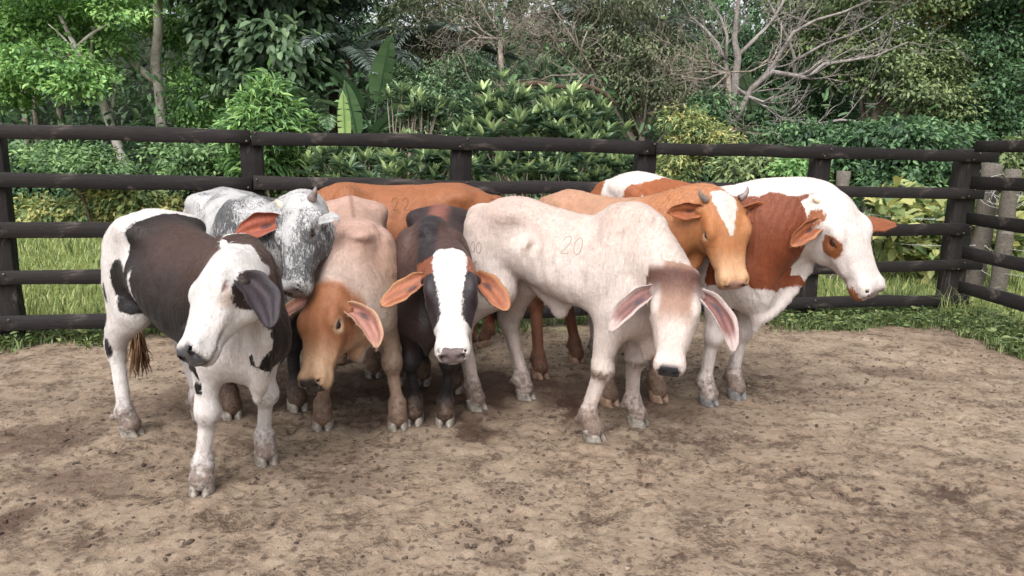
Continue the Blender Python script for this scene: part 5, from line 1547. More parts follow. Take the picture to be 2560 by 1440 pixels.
def big_leaf(soup, base, d0, d1, L, W, rg, nu=14, torn=0.25, fold=0.25, stalk=0.3, tone=0.5):
    """paddle leaf of a banana or heliconia: arching midrib, two folded halves, torn along the veins"""
    t = np.linspace(0, 1, nu)
    d = nrm((1 - t)[:, None] * nrm(d0) + t[:, None] * nrm(d1))
    c = base + np.concatenate([[np.zeros(3)], np.cumsum(d[1:] * L / (nu - 1), 0)])
    side = nrm(np.cross(d, np.array([0, 0, 1.0]) + 0.01)); upv = np.cross(side, d)
    tl = np.clip((t - stalk) / (1 - stalk), 0, 1)
    w = W * np.clip(np.sin(np.pi * np.clip(tl, 0, 1) ** 0.75), 0, 1) ** 0.6
    soup.tube(c - upv * 0.01, np.linspace(0.022, 0.005, nu) * (L / 1.5) ** 0.5, 5, a=[tone * 0.6])
    i0 = int(np.argmax(t >= stalk))
    for sgn in (1, -1):
        for i in range(i0, nu - 1):
            g = rg.random() < torn
            dz0 = -rg.uniform(0, 0.5) * torn; dz1 = dz0 + (rg.uniform(-0.15, 0.0) if g else 0)
            a0, a1 = c[i], c[i + 1]
            k = 0.88 if g else 1.0
            e = lambda j, dz: c[j] + sgn * side[j] * w[j] + upv[j] * w[j] * (fold + dz)
            b1, b0 = e(i + 1, dz1), e(i, dz0)
            if g: b1 = b0 + (b1 - b0) * 0.7
            soup.add(np.array([a0, a1, b1, b0]), Q=np.array([[0, 1, 2, 3]] if sgn < 0 else [[3, 2, 1, 0]]), a=[np.clip(tone + rg.normal(0, 0.06), 0, 1)])

def banana(label, px, py, Y, leaves, mat, seed, group='big-leaved banana-like plants'):
    rg = np.random.default_rng(seed)
    b0 = at(px, 360, Y); z0 = ground_at(b0[0], b0[1])
    root = empty('banana_plant', (b0[0], b0[1], z0)); tag(root, label, 'banana plant', group)
    S = Soup(); base = np.zeros(3)
    ctr = at(px, py, Y) - np.array([b0[0], b0[1], z0])
    St = Soup(); St.tube(np.array([base + (0, 0, -0.1), ctr * 0.5, ctr]), [0.09, 0.08, 0.05], 9, a=[0.2])
    me = St.mesh('stem', True); vattr(me, 'tone', np.concatenate(St.A)[:, 0]); mesh_obj('stem', me, mat, root)
    for ang, el, L, W, drp in leaves:
        S = Soup()
        d0 = np.array([math.sin(ang) * math.cos(el), -math.cos(ang) * 0.6 * math.cos(el), math.sin(el)])
        d1 = nrm(d0 + np.array([0, 0, -drp]) + 0.4 * np.array([math.sin(ang), -0.3, 0]))
        big_leaf(S, ctr + rg.normal(0, 0.02, 3), d0, d1, L, W, rg, tone=rg.uniform(0.2, 0.9))
        me = S.mesh('leaf'); vattr(me, 'tone', np.concatenate(S.A)[:, 0])
        mesh_obj('leaf', me, mat, root)

def palm(label, px, py, Y, fronds, mat, seed, group='feathery palms in the forest edge'):
    rg = np.random.default_rng(seed)
    b0 = at(px, 360, Y); z0 = ground_at(b0[0], b0[1])
    root = empty('palm', (b0[0], b0[1], z0)); tag(root, label, 'palm', group)
    ctr = at(px, py, Y) - np.array([b0[0], b0[1], z0])
    St = Soup(); St.tube(np.array([(0, 0, -0.1), ctr * 0.5 + rg.normal(0, .05, 3), ctr]), [0.09, 0.08, 0.07], 9, a=[0.1])
    me = St.mesh('trunk', True); vattr(me, 'tone', np.concatenate(St.A)[:, 0]); mesh_obj('trunk', me, MAT['bark_dark'], root)
    for ang, el, L, drp in fronds:
        S = Soup()
        d0 = np.array([math.sin(ang) * math.cos(el), -math.cos(ang) * 0.7 * math.cos(el), math.sin(el)])
        d1 = nrm(d0 * np.array([1, 1, 0.2]) + np.array([0, 0, -drp]))
        n = 34; t = np.linspace(0, 1, n)
        d = nrm((1 - t)[:, None] * d0 + t[:, None] * d1)
        c = ctr + np.concatenate([[np.zeros(3)], np.cumsum(d[1:] * L / (n - 1), 0)])
        tn = rg.uniform(0.3, 0.9)
        S.tube(c, np.linspace(0.014, 0.003, n), 4, a=[tn * 0.5])
        side = nrm(np.cross(d, np.array([0, 0.15, 1.0])))
        up = np.cross(side, d)
        for sg in (1, -1):
            k = np.arange(5, n)
            ll = 0.5 * np.sin(np.pi * np.clip(0.12 + 0.86 * t[k], 0, 1)) ** 0.7 * L / 2.0
            axs = nrm(side[k] * sg + d[k] * 0.75 + up[k] * 0.15 + np.array([0, 0, -0.25]) + rg.normal(0, 0.08, (len(k), 3)))
            V, F, tt = leaf_mesh('small', c[k], axs, up[k] + rg.normal(0, .1, (len(k), 3)), ll, np.full(len(k), 0.038), np.clip(tn + rg.normal(0, 0.1, len(k)), 0, 1))
            S.add(V, T=F, a=tt[:, None])
        me = S.mesh('frond'); vattr(me, 'tone', np.concatenate(S.A)[:, 0])
        mesh_obj('frond', me, mat, root)

def rosette_shrub(name, label, px, Y, blobs_px, nros, per, L, W, mat, seed, group=None, tone_hi=0.75):
    """shrub whose oblong leaves stand in rosettes at the twig ends"""
    rg = np.random.default_rng(seed)
    b0 = at(px, 360, Y); z0 = ground_at(b0[0], b0[1])
    root = empty(name, (b0[0], b0[1], z0)); tag(root, label, 'shrub', group)
    s = Y / 1850.0
    blobs = [(at(bx, by, Y + dz), np.array([rx * s, max(rx * 0.5, ry) * s * 0.8, ry * s])) for bx, by, rx, ry, dz in blobs_px]
    vol = np.array([b[1][0] * b[1][2] for b in blobs]); w = rg.choice(len(blobs), nros, p=vol / vol.sum())
    C = np.array([b[0] for b in blobs]); R = np.array([b[1] for b in blobs])
    d = nrm(rg.normal(0, 1, (nros, 3)) + np.array([0, -0.25, 0.25]))
    cen = C[w] + d * R[w] * (0.55 + 0.5 * rg.random(nros) ** 0.5)[:, None]
    S = Soup(); base = np.array([b0[0], b0[1], z0])
    for i in rg.choice(nros, min(nros, 46), replace=False):
        e = cen[i]; m = (base + e) / 2 + rg.normal(0, 0.12, 3) + np.array([0, 0, -0.1])
        S.tube(bez(base + rg.normal(0, 0.12, 3) * (1, 1, 0), m, m * .4 + e * .6, e, 7), np.linspace(0.022, 0.006, 7), 5)
    me = S.mesh('stems', True); me.transform(Matrix.Translation(-Vector(root.location))); mesh_obj('stems', me, MAT['bark_grey'], root)
    n = nros * per
    k = np.repeat(np.arange(nros), per)
    a = rg.uniform(0, 6.283, n); el = rg.uniform(-0.35, 1.25, n)
    ax0 = nrm(d[k] * 0.35 + np.array([0, 0, 0.45]))
    ax = nrm(np.column_stack([np.cos(a) * np.cos(el), np.sin(a) * np.cos(el), np.sin(el)]) + 0.45 * ax0)
    P = cen[k] + ax * 0.02
    nn = nrm(np.cross(np.cross(ax, np.array([0, 0, 1.0])), ax) + rg.normal(0, 0.2, (n, 3)))
    ln = L * rg.uniform(0.55, 1.15, n)
    tone = np.clip(tone_hi * sstep(0.1, 1.2, el) * rg.uniform(0.6, 1.3, n) + 0.12 + rg.normal(0, 0.13, nros)[k], 0, 1)
    V, F, t = leaf_mesh('lance', P, ax, nn, ln, W * ln / L, tone)
    me = np_mesh('foliage', V - np.array(root.location), [F]); vattr(me, 'tone', t)
    mesh_obj('foliage', me, mat, root)
    return root

def grass_blades(name, label, xy, h, w, mat, seed, lean=0.5):
    r = np.random.default_rng(seed); n = len(xy)
    z = ground_height(xy[:, 0].astype(np.float32), xy[:, 1].astype(np.float32)) - 0.01
    a = r.uniform(0, 6.283, n); d = np.column_stack([np.cos(a), np.sin(a), np.zeros(n)]); s = np.column_stack([-np.sin(a), np.cos(a), np.zeros(n)])
    hh = h * r.uniform(0.45, 1.2, n); bl = lean * r.uniform(0.2, 1.2, n) * hh
    P = np.column_stack([xy, z])
    up = np.array([0, 0, 1.0])
    ww = w * r.uniform(0.6, 1.3, n)
    A = P - s * ww[:, None]; B = P + s * ww[:, None]
    m = P + up * (0.6 * hh)[:, None] + d * (0.3 * bl)[:, None]
    C = m + s * (0.75 * ww)[:, None]; D = m - s * (0.75 * ww)[:, None]
    E = P + up * (hh * (1 - 0.25 * bl / hh))[:, None] + d * bl[:, None]
    V = np.stack([A, B, C, D, E], 1).reshape(-1, 3)
    i = 5 * np.arange(n)
    Q = np.stack([i, i + 1, i + 2, i + 3], 1); T = np.stack([i + 3, i + 2, i + 4], 1)
    me = np_mesh(name, V, [Q, T]); vattr(me, 'tone', np.repeat(np.clip(r.normal(0.5, 0.22, n), 0, 1), 5))
    o = mesh_obj(name, me, mat)
    return tag(o, label, kind='stuff')

def poly_scatter(r, n, f):
    """f(xy)->density 0..1 over a generous rectangle"""
    xy = np.column_stack([r.uniform(-12, 14, n), r.uniform(3.5, 17, n)])
    return xy[r.random(n) < f(xy)]

def build_plants():
    M = MAT
    M['bark_pale'] = bark_mat('bark_pale', lin(132, 118, 108), lin(206, 196, 186), lin(232, 226, 218))
    M['bark_grey'] = bark_mat('bark_grey', lin(84, 76, 68), lin(128, 118, 108), lin(160, 150, 140))
    M['bark_dark'] = bark_mat('bark_dark', lin(44, 36, 30), lin(72, 60, 50), lin(100, 86, 74))
    M['bark_white'] = bark_mat('bark_white', lin(92, 86, 82), lin(128, 121, 117), lin(156, 149, 145))
    M['leaf_bright'] = leaf_mat('leaf_bright', [(38, 74, 30), (70, 116, 42), (110, 154, 58), (140, 176, 74)], val=1.5)
    M['leaf_dark'] = leaf_mat('leaf_dark', [(26, 44, 28), (44, 70, 42), (70, 98, 58), (92, 118, 74)], 0.42, val=1.9)
    M['leaf_large'] = leaf_mat('leaf_large', [(30, 50, 32), (46, 70, 44), (62, 90, 56), (80, 108, 66), (98, 126, 76)], 0.4, val=1.35)
    M['leaf_blue'] = leaf_mat('leaf_blue', [(24, 42, 34), (46, 70, 56), (84, 108, 92), (120, 142, 124)], 0.35, val=1.9)
    M['leaf_lime'] = leaf_mat('leaf_lime', [(48, 96, 48), (92, 148, 70), (136, 188, 86), (168, 212, 100)], val=0.8)
    M['leaf_banana'] = leaf_mat('leaf_banana', [(34, 56, 36), (52, 84, 48), (80, 114, 66), (128, 150, 116)], 0.35, 0.2, val=1.2)
    M['leaf_young'] = leaf_mat('leaf_young', [(70, 116, 50), (112, 160, 70), (140, 180, 84), (164, 196, 100)], 0.4, 0.35, val=1.1)
    M['leaf_palm'] = leaf_mat('leaf_palm', [(48, 60, 54), (74, 88, 80), (104, 120, 110), (150, 162, 154)], 0.4, 0.15, 0.4, val=1.0)
    M['leaf_rosette'] = leaf_mat('leaf_rosette', [(46, 70, 52), (78, 106, 70), (114, 140, 84), (156, 176, 102)], 0.4, val=1.35)
    M['leaf_mid'] = leaf_mat('leaf_mid', [(34, 62, 32), (58, 92, 46), (88, 124, 60), (116, 148, 76)], val=1.3)
    M['leaf_greyish'] = leaf_mat('leaf_greyish', [(60, 66, 48), (86, 94, 66), (112, 122, 84), (132, 142, 96)], 0.6, val=1.15)
    M['leaf_olive'] = leaf_mat('leaf_olive', [(40, 56, 34), (70, 90, 50), (104, 122, 66), (130, 144, 80)], 0.55, val=1.5)
    M['leaf_deep'] = leaf_mat('leaf_deep', [(22, 42, 26), (38, 66, 38), (60, 92, 50), (84, 116, 64)], 0.45, val=2.0)
    M['leaf_yellow'] = leaf_mat('leaf_yellow', [(96, 110, 50), (150, 144, 60), (196, 170, 60), (214, 180, 70)], 0.6, val=1.1)
    M['leaf_weed'] = leaf_mat('leaf_weed', [(60, 92, 48), (104, 130, 62), (158, 160, 78), (188, 176, 92)], 0.5, val=1.1)
    M['grass'] = leaf_mat('grass', [(96, 116, 54), (136, 154, 76), (168, 180, 100), (190, 190, 124)], 0.6, 0.3, sat=0.85, val=0.85)
    M['grass_dark'] = leaf_mat('grass_dark', [(44, 66, 32), (80, 104, 48), (116, 136, 66), (150, 156, 90)], 0.55, 0.3, sat=0.8, val=1.0)

    # ---- left: pale-stemmed tree with the layered bright crown
    S = Soup(); rg = np.random.default_rng(21)
    Y = 13.5
    b0 = at(412, 360, Y); z0 = ground_at(b0[0], b0[1])
    root = empty('pale_stemmed_tree', (b0[0], b0[1], z0))
    tag(root, 'tree with one straight pale mottled trunk and a broken side branch, behind the left rails', 'tree')
    pts = [np.array([b0[0], b0[1], z0 - 0.1])] + [at(x, y, Y) for x, y in ((411, 420), (404, 330), (400, 240), (388, 160), (396, 70), (392, -20), (400, -200), (380, -420))]
    S.tube(np.array(pts), [0.098, 0.095, 0.092, 0.088, 0.084, 0.08, 0.075, 0.06, 0.05], 12)
    S.tube(np.array([at(x, y, Y - dz) for x, y, dz in ((400, 205, 0), (372, 192, .05), (345, 168, .12), (318, 132, .15), (300, 108, .18), (288, 96, .2))]), [0.075, 0.065, 0.06, 0.05, 0.042, 0.03], 9)
    S.tube(np.array([at(x, y, Y - .15) for x, y in ((318, 136), (306, 141), (300, 138))]), [0.03, 0.028, 0.02], 7)
    me = S.mesh('trunk', True); me.transform(Matrix.Translation(-Vector(root.location))); mesh_obj('trunk', me, M['bark_pale'], root)
    s = Y / 1850
    bl = lambda L_: [(at(x, y, Y + dz), np.array([rx * s, max(rx, ry) * s * .7, ry * s])) for x, y, rx, ry, dz in L_]
    crown(root, M['leaf_bright'], 'small', bl([(490, 245, 66, 60, -.3), (530, 300, 50, 50, -.2), (300, 30, 90, 60, .9), (470, 180, 50, 44, .5), (440, 60, 60, 60, .9), (390, -160, 200, 70, .5)]), 15000, 0.10, 0.05, 31, clump=0.26, per=34, droop=0.5)
    # leaning neighbour
    Y = 12.6
    b0 = at(340, 360, Y); z0 = ground_at(b0[0], b0[1])
    root = empty('leaning_tree', (b0[0], b0[1], z0))
    tag(root, 'leaning grey trunked tree holding layered bright green sprays at the far left', 'tree')
    S = Soup()
    pts = [np.array([b0[0] + .1, b0[1], z0 - 0.1])] + [at(x, y, Y) for x, y in ((335, 510), (322, 450), (300, 380), (275, 310), (250, 235), (225, 180), (190, 120), (150, 40))]
    S.tube(np.array(pts), [0.085, 0.08, 0.078, 0.075, 0.07, 0.06, 0.05, 0.04, 0.03], 10)
    for tgt in ((60, 250), (20, 120), (120, 60), (240, 60), (330, 60), (300, 190), (150, 215)):
        e = at(*tgt, Y + rg.uniform(-.6, .6)); i = rg.integers(4, 8); a = pts[i]; m = (a + e) / 2 + np.array([0, 0, .25])
        S.tube(bez(a, m, m * .5 + e * .5, e, 8), np.linspace(0.03, 0.006, 8), 6)
    me = S.mesh('trunk', True); me.transform(Matrix.Translation(-Vector(root.location))); mesh_obj('trunk', me, M['bark_pale'], root)
    s = Y / 1850
    lay = [(60, 60, 130, 50), (200, 40, 120, 50), (90, 150, 140, 40), (230, 110, 120, 40), (40, 230, 100, 32), (150, 190, 110, 34), (215, 185, 80, 30), (60, 20, 160, 60), (300, 20, 90, 50), (20, 170, 90, 40), (-60, 120, 120, 120), (150, -80, 260, 90), (200, 225, 50, 20)]
    crown(root, M['leaf_bright'], 'small', bl([(x, y, a, b, rg.uniform(-.9, .7)) for x, y, a, b in lay]), 27000, 0.095, 0.05, 33, clump=0.24, per=36, droop=0.4, shell=0.3)
    # second sprays under the top rail at left
    tree('bright_sapling', 'bright green sapling spray between the first and second rails at left', 'sapling', 230, 11.0, [(180, 400, 110, 34, 0), (260, 420, 90, 30, -.2), (130, 380, 70, 25, .2)], 'small', 5200, 0.085, 0.042, M['leaf_mid'], M['bark_dark'], 41, 0.03, clump=0.2, per=30)
    tree('leafy_sapling', 'olive green sapling just left of the second fence post', 'sapling', 500, 10.5, [(470, 400, 80, 36, 0), (560, 420, 60, 40, .2), (420, 375, 50, 18, 0)], 'small', 4200, 0.085, 0.042, M['leaf_mid'], M['bark_dark'], 43, 0.03, clump=0.2, per=30)
    # thin dark stems, far left
    for i, (px, Y) in enumerate(((72, 15.0), (96, 15.4), (865 - 700, 16.0))):
        b = at(px, 360, Y); z0 = ground_at(b[0], b[1])
        root = empty('thin_tree', (b[0], b[1], z0))
        tag(root, ('thin mottled stem at the far left, first of a close pair', 'thin mottled stem at the far left, second of a close pair', 'thin grey stem in the dark gap left of the leaning tree')[i], 'tree', 'thin forest stems')
        S = Soup(); S.tube(np.array([(0, 0, -.1), (rg.normal(0, .1), 0, 2), (rg.normal(0, .2), 0, 4.5)]), [0.07, 0.06, 0.045], 8)
        mesh_obj('trunk', S.mesh('trunk', True), M['bark_grey'], root)
        crown(root, M['leaf_deep'], 'small', [(np.array([b[0], b[1], z0 + 4.6]), np.array([1.2, 1.0, 0.7]))], 1600, 0.11, 0.05, 50 + i)

    # ---- large-leaved dark tree
    tree('broad_leaved_tree', 'dark tree with large oval leaves, above the second fence post', 'tree', 640, 13.0,
         [(600, 60, 110, 70, 0), (700, 120, 110, 70, -.3), (640, 190, 90, 50, -.2), (760, 170, 80, 60, -.1), (700, 20, 120, 60, .4), (560, 130, 70, 70, .4), (620, -80, 220, 90, .2)], 'broad', 8200, 0.20, 0.115, M['leaf_large'], M['bark_dark'], 61, 0.12, clump=0.34, per=20, droop=0.75)
    tree('dense_small_leaved_tree', 'dense blue-green small leaved tree above the banana leaves', 'tree', 830, 14.2,
         [(800, 60, 110, 80, 0), (860, 130, 70, 60, .1), (760, 20, 90, 70, .3), (840, -60, 160, 80, 0)], 'small', 15000, 0.09, 0.045, M['leaf_blue'], M['bark_dark'], 63, 0.10, clump=0.25, per=34)
    # bright lance-leaved young tree
    tree('lime_young_tree', 'lime green young tree with narrow leaves poking over the top rail', 'tree', 695, 9.6,
         [(665, 270, 70, 50, 0), (640, 300, 80, 34, -.1), (700, 300, 70, 36, .1), (670, 225, 38, 34, 0), (610, 315, 50, 22, 0), (655, 335, 100, 30, 0), (660, 400, 90, 40, .2)], 'lance', 4300, 0.15, 0.032, M['leaf_lime'], M['bark_grey'], 65, 0.022, clump=0.2, per=16, droop=0.1)

    # ---- banana-like plants and palms
    banana('tall banana plant with a dark upright leaf, left of the forked rosette shrub', 935, 330, 12.2, [(0.35, 1.2, 1.6, 0.19, 0.25), (-0.5, 1.05, 1.3, 0.2, 0.5), (1.0, 0.75, 1.2, 0.22, 0.4), (1.35, 0.5, 1.0, 0.2, 0.6), (-1.3, 0.7, 1.2, 0.2, 0.6), (2.4, 0.9, 1.2, .2, .5)], M['leaf_banana'], 71)
    banana('banana plant with a pale bent leaf above the top rail', 905, 400, 10.4, [(0.9, 1.0, 1.05, 0.18, 0.4), (-0.2, 1.2, 1.1, 0.13, 0.1), (-1.0, 0.8, 0.9, 0.16, 0.8), (1.6, 0.6, 0.9, 0.17, 0.9)], M['leaf_banana'], 72)
    banana('young banana plant with two light green upright leaves', 868, 420, 9.6, [(0.05, 1.35, 0.98, 0.085, 0.05), (0.8, 1.0, 0.62, 0.09, 0.5), (-0.8, 1.0, 0.6, 0.09, 0.5), (2.0, 0.9, 0.5, .08, .5)], M['leaf_young'], 73)
    banana('banana plant high behind the dense tree, one broad leaf showing', 905, 120, 15.5, [(-0.25, 1.0, 2.0, 0.34, 0.2), (0.9, 0.9, 1.9, 0.3, 0.8), (-1.2, 0.7, 1.6, 0.3, 0.9)], M['leaf_banana'], 74)
    banana('banana plant in the grey thicket, top centre', 1270, 130, 14.5, [(0.35, 1.1, 1.5, 0.22, 0.2), (-0.6, 0.8, 1.3, 0.22, 0.6), (1.2, 0.6, 1.2, 0.2, 0.8)], M['leaf_banana'], 75)
    banana('banana plant with light leaves near the bare white tree', 1590, 90, 14.8, [(0.1, 1.2, 1.0, 0.22, 0.3), (-0.7, 0.8, 1.0, 0.22, 0.6), (0.9, 0.7, 0.9, .2, .8)], M['leaf_young'], 76)
    banana('banana plant behind the foot of the bare white tree', 1880, 330, 13.5, [(0.3, 1.0, 1.3, 0.22, 0.8), (-0.4, 1.2, 1.2, 0.2, 0.6), (0.9, 0.8, 1.1, 0.22, 1.2), (-1.1, 0.6, 1.1, .2, 1.0)], M['leaf_banana'], 77)
    fr = lambda k, r, Lm=2.0: [(-1.6 + 3.2 * (i + .5) / k + r.normal(0, .15), r.uniform(.25, 1.0), Lm * r.uniform(.75, 1.15), r.uniform(.35, 1.0)) for i in range(k)]
    r5 = np.random.default_rng(91)
    palm('dark palm with drooping feathered fronds above the banana plants', 870, 150, 13.4, fr(8, r5, 1.6), M['leaf_palm'], 81)
    palm('grey-green palm in the shade between the thicket and the banana plants', 1090, 150, 13.9, fr(9, r5, 1.6), M['leaf_palm'], 82)
    palm('grey-green palm high behind the big rosette shrub', 1490, 60, 14.3, fr(10, r5, 1.6), M['leaf_palm'], 83)
    palm('palm with pale shining fronds at the top centre right', 1600, 110, 14.2, fr(9, r5, 1.4), M['leaf_palm'], 84)
    palm('small palm with narrow fan fronds left of the young banana', 800, 345, 10.8, [(-0.7, 1.1, 1.1, .4), (-.2, 1.25, 1.2, .2), (.3, 1.1, .9, .5), (-1.2, .8, 1.0, .7)], M['leaf_banana'], 85)

    # ---- rosette shrubs in front of the forest
    rosette_shrub('rosette_shrub', 'largest shrub of leaf rosettes, standing right of centre above the top rail', 1330, 9.0,
                  [(1330, 275, 150, 55, 0), (1240, 235, 45, 30, -.1), (1430, 300, 90, 50, .1), (1300, 340, 170, 60, -.2), (1460, 360, 100, 70, 0), (1250, 400, 120, 60, -.2), (1400, 420, 150, 60, -.3)], 210, 15, 0.185, 0.048, M['leaf_rosette'], 101, 'shrubs with leaf rosettes')
    rosette_shrub('rosette_shrub', 'low shrub of leaf rosettes seen between the upper rails left of the middle post', 960, 8.2,
                  [(900, 410, 110, 40, 0), (1040, 400, 110, 50, .1), (1110, 430, 80, 40, -.2), (820, 430, 70, 30, 0), (980, 440, 160, 40, -.1)], 120, 15, 0.16, 0.042, M['leaf_rosette'], 102, 'shrubs with leaf rosettes')
    rosette_shrub('rosette_shrub', 'small forked shrub of yellow-green rosettes over the top rail, left of the largest one', 1010, 9.6,
                  [(1000, 250, 34, 22, 0), (1060, 275, 50, 20, -.1), (1050, 315, 60, 26, 0), (1100, 290, 30, 22, .1)], 34, 15, 0.17, 0.04, M['leaf_rosette'], 103, 'shrubs with leaf rosettes')
    rosette_shrub('rosette_shrub', 'rosette shrub seen between the upper rails right of the middle post', 1420, 8.3,
                  [(1300, 430, 110, 45, 0), (1480, 430, 110, 45, .1), (1560, 450, 60, 40, .1), (1230, 490, 40, 40, 0)], 90, 15, 0.16, 0.042, M['leaf_rosette'], 104, 'shrubs with leaf rosettes')

    # ---- grey thicket in the middle
    gk = dict(clump=0.3, per=40, droop=0.6)
    tree('grey_thicket_tree', 'greyish fine leaved tree filling the top centre', 'tree', 1090, 13.8, [(1080, 60, 130, 90, 0), (1200, 40, 120, 80, .3), (1010, 120, 80, 60, .2), (1150, 150, 120, 60, .4), (1100, -60, 220, 90, 0)], 'small', 15000, 0.085, 0.026, M['leaf_greyish'], M['bark_grey'], 111, 0.08, boughs=14, **gk)
    tree('grey_thicket_tree', 'greyish fine leaved tree hanging over the largest rosette shrub', 'tree', 1600, 12.6, [(1560, 120, 110, 70, 0), (1660, 170, 110, 70, -.2), (1540, 210, 90, 50, 0), (1690, 110, 70, 50, 0), (1640, 230, 110, 40, -.2), (1450, 90, 90, 70, .4), (1560, -40, 200, 80, 0)], 'small', 19000, 0.08, 0.026, M['leaf_greyish'], M['bark_grey'], 113, 0.08, boughs=16, trunk_top=(1600, 180), **gk)
    tree('grey_thicket_tree', 'dark fine leaved tree in the shade behind the forked rosette shrub', 'tree', 1090, 12.4, [(1090, 260, 100, 60, 0), (1160, 200, 80, 60, .2), (1020, 220, 60, 60, .3)], 'small', 9000, 0.085, 0.03, M['leaf_dark'], M['bark_grey'], 115, 0.06, boughs=10, **gk)
    # tangles of dry twigs
    for i, (px, py, Y, dx, dz, lab) in enumerate(((1390, 70, 13.0, -1.0, 0.35, 'tangle of bare grey twigs at the top centre'), (1360, 160, 12.4, -0.9, -0.15, 'dry branch with a knot of pale twigs hanging over the largest rosette shrub'),
            (1130, 70, 12.8, -0.6, 0.1, 'bare grey twigs over the upper left of the thicket'), (1700, 150, 11.9, -0.9, 0.1, 'bare grey twigs left of the bare white tree'),)):
        b = at(px, 360, Y); z0 = ground_at(b[0], b[1])
        root = empty('dry_branch_tree', (b[0], b[1], z0)); tag(root, lab, 'dead tree')
        S = Soup(); top = at(px + (60 if i == 0 else 120), py + 30, Y)
        S.tube(np.array([[b[0] + .9, b[1] + .4, z0 - .1], (np.array([b[0] + .8, b[1] + .3, z0]) + top) / 2 + (0.1, 0, 0), top]), [0.06, 0.05, 0.04], 8)
        rg2 = np.random.default_rng(120 + i)
        for q in range(6):
            branch_tree(S, top, (dx + rg2.normal(0, .5), rg2.normal(-.3, .3), dz + rg2.normal(0, .35)), 0.85, 0.018, 4, rg2, 3, 0.6, 0.25, 0.0, 0.66, 6, 0.003, 6)
        me = S.mesh('trunk', True); me.transform(Matrix.Translation(-Vector(root.location))); mesh_obj('trunk', me, M['bark_grey'], root)
    # brown fallen bough over the big shrub
    Y = 11.5
    b = at(1290, 213, Y); root = empty('fallen_bough', (b[0], b[1], b[2])); tag(root, 'dull brown bough lying level above the largest rosette shrub', 'branch')
    S = Soup(); S.tube(np.array([at(x, y, Y) for x, y in ((1288, 214), (1340, 208), (1400, 218), (1450, 214), (1490, 222), (1520, 240), (1540, 262))]) - b, [0.045, 0.045, 0.04, 0.04, 0.035, 0.03, 0.03], 8)
    mesh_obj('trunk', S.mesh('trunk', True), bark_mat('bark_brown', lin(50, 40, 34), lin(76, 62, 52), lin(100, 84, 72)), root)

    # ---- bare white tree
    Y = 12.2
    b = at(1822, 360, Y); z0 = ground_at(b[0], b[1])
    root = empty('bare_white_tree', (b[0], b[1], z0)); tag(root, 'bare white tree with long forking leafless branches, right of centre', 'dead tree')
    S = Soup(); rg = np.random.default_rng(131)
    A = lambda pts, dz=0.0: np.array([at(x, y, Y + dz * i / max(1, len(pts) - 1)) for i, (x, y) in enumerate(pts)])
    limbs = [(A([(1815, 480), (1818, 400), (1822, 330), (1832, 265), (1838, 200), (1845, 145), (1836, 95), (1842, 40), (1850, -30), (1870, -120)]), [.11, .1, .085, .075, .07, .06, .05, .04, .03, .02]),
             (A([(1822, 330), (1850, 280), (1880, 220), (1930, 180), (1990, 190), (2020, 195), (2060, 160), (2120, 152), (2190, 140), (2270, 105)], -.8), [.06, .055, .05, .045, .04, .036, .03, .024, .018, .01]),
             (A([(1890, 210), (1930, 170), (1960, 120), (1985, 80), (2040, 50), (2110, 30), (2200, -10)], -.5), [.045, .04, .035, .03, .024, .018, .01]),
             (A([(1985, 185), (1988, 150), (1972, 100), (1945, 50), (1920, 0), (1905, -60)], .4), [.032, .03, .026, .022, .016, .01]),
             (A([(1990, 150), (2060, 110), (2120, 90), (2180, 60), (2240, 20)], .3), [.028, .022, .018, .014, .008]),
             (A([(1845, 140), (1890, 95), (1925, 60), (1950, 20), (1975, -40)], .3), [.04, .034, .028, .02, .012]),
             (A([(1836, 250), (1810, 215), (1795, 218)], -.3), [.045, .035, .03]),
             (A([(1832, 260), (1812, 150), (1795, 110), (1760, 70), (1725, 40), (1700, -10)], .4), [.04, .034, .03, .024, .016, .01]),
             (A([(1815, 150), (1818, 90), (1800, 40), (1770, 0), (1750, -50)], .2), [.03, .026, .02, .015, .01]),
             (A([(1840, 225), (1880, 245), (1910, 255), (1935, 240)], -.6), [.035, .028, .02, .012]),
             (A([(1835, 215), (1870, 240), (1905, 262), (1920, 268)], -.5), [.03, .024, .018, .01]),
             (A([(1910, 330), (1955, 300), (2040, 312), (2100, 300), (2140, 302)], -.5), [.03, .035, .03, .022, .012])]
    for pts, rad in limbs:
        S.tube(pts, np.asarray(rad) * 0.92, 9)
        for i in range(1, len(pts)):
            if rad[i] > 0.045: continue
            for q in range(2 if rg.random() < .45 else 1):
                d = nrm(pts[i] - pts[i - 1])
                branch_tree(S, pts[i] * .6 + pts[i - 1] * .4 if q else pts[i], d + rg.normal(0, .55, 3) + np.array([0.1, 0, .25]), rg.uniform(.3, .62), max(rad[i] * .42, .005), 2, rg, 3, .5, .16, .12, .68, 5, .0028, 5)
    me = S.mesh('trunk', True); me.transform(Matrix.Translation(-Vector(root.location))); mesh_obj('trunk', me, M['bark_white'], root)

    # ---- right-hand trees
    tree('olive_tree', 'olive green spreading tree behind the bare white tree, upper right', 'tree', 2200, 13.4, [(2120, 90, 130, 60, 0), (2240, 130, 140, 60, -.2), (2280, 210, 130, 50, -.3), (2150, 170, 110, 50, .1), (2330, 150, 90, 70, 0), (2050, 40, 120, 60, .4), (2200, -40, 260, 90, 0), (2330, 260, 110, 40, -.3)], 'small', 30000, 0.09, 0.042, M['leaf_olive'], M['bark_grey'], 141, 0.12, clump=0.36, per=90, boughs=10)
